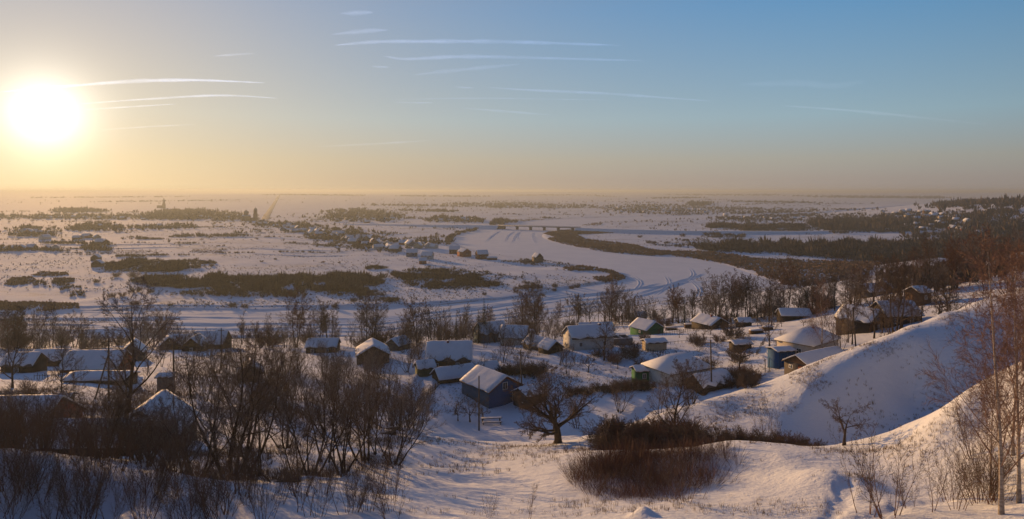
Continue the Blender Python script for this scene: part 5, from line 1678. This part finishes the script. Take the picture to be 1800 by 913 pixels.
# ------------------------------------------------------------------ drifts and tracks on the river, contrails
def ridge_line(mb, c, w, h, z=-56.6):
    """low snow ridge along a world polyline"""
    c = np.asarray(c, float)
    t_ = np.gradient(c, axis=0)
    nn_ = unit(np.stack([-t_[:, 1], t_[:, 0]], -1))
    n = len(c)
    s = np.sin(np.linspace(0, math.pi, n)) ** .4
    hh = h * s * (1 + .35 * fbm(c[:, 0] / 7, c[:, 1] / 7, 13, 2))
    zg = np.full(n, z) if z is not None else H(c[:, 0], c[:, 1])
    v = np.concatenate([np.c_[c - nn_ * w / 2, zg - .02], np.c_[c, zg + hh], np.c_[c + nn_ * w / 2, zg - .02]])
    i = np.arange(n - 1)
    mb.add(v, quads=np.concatenate([np.stack([i, i + n, i + n + 1, i + 1], -1)[:, ::-1], np.stack([i + n, i + 2 * n, i + 2 * n + 1, i + n + 1], -1)[:, ::-1]]))


rng = np.random.default_rng(8)
mb = MB()
for k in range(46):
    y0 = rng.uniform(550, 594)
    x0 = rng.uniform(-60, 800)
    ln = rng.uniform(120, 480)
    xs = np.linspace(x0, x0 + ln, 40)
    bend = -np.clip(xs - 650, 0, 600) * .13
    ys = y0 + bend + 1.2 * np.sin(xs / 60 + k) + rng.normal(0, .1, 40).cumsum() * .25
    ys = np.clip(ys, np.interp(xs, [-60, 700, 850, 950, 1000, 1060, 1300], [551, 541, 531, 521, 510, 501, 492]) + 1.5, np.interp(xs, [-60, 600, 800, 900, 1000, 1100, 1300], [598, 591, 582, 570, 555, 539, 512]) - 1)
    ridge_line(mb, [pl(a, b_) for a, b_ in zip(xs, ys)], rng.uniform(1.2, 2.6), rng.uniform(.12, .38))
tag(mb.build('snow_drifts', MAT['snow_river'], None, True), 'long low drifts across the frozen river', 'snow', kind='structure')
TRK = [[(1105, 522), (1150, 508), (1190, 496), (1215, 487), (1216, 477), (1205, 468)], [(1110, 525), (1160, 511), (1200, 497), (1240, 480)], [(1115, 512), (1125, 497), (1110, 484)], [(1150, 520), (1175, 500), (1170, 486)],
       [(1060, 515), (1110, 510), (1160, 498)], [(1225, 525), (1228, 508), (1210, 492), (1190, 488)], [(1180, 515), (1178, 500), (1168, 492)], [(888, 425), (893, 415), (905, 407)], [(900, 428), (905, 416), (912, 408)], [(915, 427), (908, 416), (915, 407)],
       [(942, 428), (936, 417), (938, 408)], [(945, 424), (934, 412)], [(853, 426), (868, 413), (880, 406)], [(1090, 520), (1060, 524), (1000, 530)], [(1095, 516), (1050, 519), (1000, 524)], [(1085, 530), (1030, 535), (980, 541)],
       [(145, 572), (150, 562), (170, 552), (182, 546)]]
mb = MB()
for c in TRK:
    w = smooth_line([pl(*q_) for q_ in c], 12)
    for o_ in (-.9, .9):
        t_ = unit(np.gradient(w, axis=0))
        ridge_line(mb, w + np.stack([-t_[:, 1], t_[:, 0]], -1) * o_, 1.0, .17 + .00012 * w[:, 1].mean())
tag(mb.build('sled_tracks', MAT['snow_river'], None, True), 'curving snowmobile tracks on the frozen river', 'tracks', kind='structure')
mb = MB()
for c in ([(-40, 543), (200, 538), (420, 538), (640, 537), (800, 529), (900, 521), (960, 513)], [(160, 546), (400, 545), (600, 543), (720, 537), (840, 527)], [(95, 433), (200, 432), (300, 430)], [(100, 439), (210, 438), (320, 436)], [(380, 418), (470, 419), (560, 425)], [(420, 436), (520, 440), (600, 442)], [(440, 446), (540, 450), (620, 449)]):
    w = smooth_line([pl(a, b_, 56.0) for a, b_ in c], 14)
    ridge_line(mb, w, 2.2, .55, None)
tag(mb.build('field_banks', MAT['snow_ground'], None, True), 'snow banks along tracks and field edges of the plain', 'snow', kind='structure')

m = bpy.data.materials.new('contrail_vapour')
m.use_nodes = True
t = m.node_tree
t.nodes.clear()
co = nd(t, 'ShaderNodeTexCoord').outputs['Object']
nz = noise(t, .0022, 6, .75, co, (.25, 1, 2.2))
lw = nd(t, 'ShaderNodeLayerWeight')
lw.inputs[0].default_value = .5
fc = mth(t, 'POWER', mth(t, 'SUBTRACT', 1.0, lw.outputs['Facing']), 1.7)
oi = nd(t, 'ShaderNodeObjectInfo')
al = mth(t, 'MULTIPLY', mth(t, 'MULTIPLY', fc, mth(t, 'MULTIPLY', mth(t, 'SUBTRACT', nz, .22), 2.4, True)), oi.outputs['Alpha'])
vs2 = nd(t, 'ShaderNodeVectorMath', operation='SCALE')      # thin ice mist: lets the sky through and scatters the high, still white sunlight
vs2.inputs[0].default_value = (.16, .26, .52)
t.links.new(al, vs2.inputs['Scale'])
df = nd(t, 'ShaderNodeBsdfDiffuse')
tl = nd(t, 'ShaderNodeBsdfTranslucent')
t.links.new(vs2.outputs[0], df.inputs[0])
t.links.new(vs2.outputs[0], tl.inputs[0])
ad = nd(t, 'ShaderNodeAddShader')
t.links.new(df.outputs[0], ad.inputs[0])
t.links.new(tl.outputs[0], ad.inputs[1])
ms = nd(t, 'ShaderNodeAddShader')
t.links.new(ad.outputs[0], ms.inputs[0])
t.links.new(nd(t, 'ShaderNodeBsdfTransparent').outputs[0], ms.inputs[1])
t.links.new(ms.outputs[0], nd(t, 'ShaderNodeOutputMaterial').inputs['Surface'])
CON = [([(0, 162), (115, 152), (235, 143), (330, 141), (400, 143), (466, 146)], 4.5, .8, 'brightest contrail arching right of the sun'), ([(140, 183), (250, 175), (385, 168), (490, 173)], 3, .65, 'thin contrail under the brightest one'), ([(150, 193), (230, 188), (310, 183)], 2.2, .5, 'lowest of three contrails right of the sun'),
       ([(588, 80), (660, 74), (760, 73), (900, 74), (1090, 80)], 6, .62, 'longest high contrail at upper middle'), ([(675, 99), (715, 104), (800, 100), (900, 101), (1130, 107)], 5, .62, 'second long contrail just below the longest'), ([(598, 24), (625, 23), (656, 22)], 6, .5, 'short wisp near the top edge'),
       ([(582, 61), (640, 55), (682, 53)], 6, .5, 'wisp above the long contrails'), ([(728, 132), (800, 124), (915, 113)], 6, .33, 'faint slanting streak below the long contrails'), ([(654, 117), (670, 118), (684, 118)], 3, .55, 'tiny bright dash below the long contrails'), ([(695, 180), (730, 181), (762, 181)], 2, .55, 'fine bright dash in the middle sky'),
       ([(690, 175), (850, 173), (1060, 176)], 2, .3, 'hair-thin level contrail in the middle sky'), ([(800, 153), (815, 154), (832, 155)], 3, .5, 'small dash left of the bending contrail'), ([(858, 154), (940, 159), (1070, 165), (1250, 178)], 3.2, .5, 'gently falling contrail right of centre'), ([(810, 190), (900, 197), (975, 203)], 3, .4, 'short falling contrail under the bending one'),
       ([(560, 258), (660, 253), (760, 247)], 2.6, .35, 'low faint contrail above the horizon'), ([(375, 99), (415, 96), (452, 94)], 3, .4, 'short faint streak at upper left'), ([(1375, 186), (1500, 195), (1620, 207), (1755, 221)], 3, .28, 'faint long contrail falling to the right edge'), ([(1300, 149), (1400, 146), (1462, 151), (1522, 143)], 8, .12, 'faint bent cloud streak in the right sky'),
       ([(175, 229), (260, 223), (345, 219)], 2, .35, 'hair-thin streak low beside the sun')]
D = 15500.0
CON = [(c, w * 1.35, a_ * (.62 if px_k < 4 else .5), lb) for px_k, (c, w, a_, lb) in enumerate(CON)]
for c, w, a_, lb in CON:
    pts = smooth_line(c, 10)
    n = len(pts)
    v3 = np.array([P(px, py, D + 2500 * math.sin(px / 300)) for px, py in pts])
    s = np.sin(np.linspace(.02, math.pi - .02, n)) ** .55
    rad_ = np.maximum(w / F * D * .62 * s * (1 + .3 * fbm(pts[:, 0] / 25, pts[:, 0] * 0, int(w * 10), 2)), 4)
    ctr = v3.mean(0)
    mb = MB()
    mb.tube(v3 - ctr, rad_, 10)
    o = mb.build('contrail', m, None, True)
    o.location = ctr
    o.color = (1, 1, 1, a_)
    tag(o, lb, 'contrail')

# ------------------------------------------------------------------ one label for each member of a group, counted from the left
ORD = ('first second third fourth fifth sixth seventh eighth ninth tenth eleventh twelfth thirteenth fourteenth fifteenth sixteenth seventeenth eighteenth nineteenth twentieth twenty-first twenty-second '
       'twenty-third twenty-fourth twenty-fifth twenty-sixth twenty-seventh twenty-eighth twenty-ninth thirtieth').split()
byg = {}
tens = 'first second third fourth fifth sixth seventh eighth ninth'.split()
ORD += ['thirty-' + q_ for q_ in tens] + ['fortieth'] + ['forty-' + q_ for q_ in tens] + ['fiftieth']
for o in COL.objects:
    if o.parent is None and o.get('group'):
        byg.setdefault((o['group'], o['label']), []).append(o)
for (g, lb), os_ in byg.items():
    if len(os_) < 2:
        continue
    os_.sort(key=lambda o: o.location[1])
    nrow = -(-len(os_) // 24)
    names = {1: [''], 2: ['front row, ', 'rear row, '], 3: ['front row, ', 'middle row, ', 'rear row, ']}[min(nrow, 3)]
    for r_, row in enumerate(np.array_split(np.arange(len(os_)), min(nrow, 3))):
        mem = sorted((os_[i] for i in row), key=lambda o: o.location[0] / o.location[1])
        for i, o in enumerate(mem):
            o['label'] = f"{names[r_]}{ORD[min(i, len(ORD) - 1)]} from left: {lb}"

# ------------------------------------------------------------------ haze
m = bpy.data.materials.new('haze_air')
m.use_nodes = True
m.cycles.homogeneous_volume = True
t = m.node_tree
t.nodes.clear()
pv = nd(t, 'ShaderNodeVolumePrincipled')
pv.inputs['Color'].default_value = (.56, .65, .73, 1)
pv.inputs['Density'].default_value = 0.00021
pv.inputs['Anisotropy'].default_value = 0.38
pv.inputs['Density Attribute'].default_value = ''
t.links.new(pv.outputs[0], nd(t, 'ShaderNodeOutputMaterial').inputs['Volume'])
mb = MB()
mb.box((0, 0, -30), (36000, 36000, 84))
tag(mb.build('haze', m), 'thin frosty winter haze lying over the whole valley', 'haze', kind='stuff')
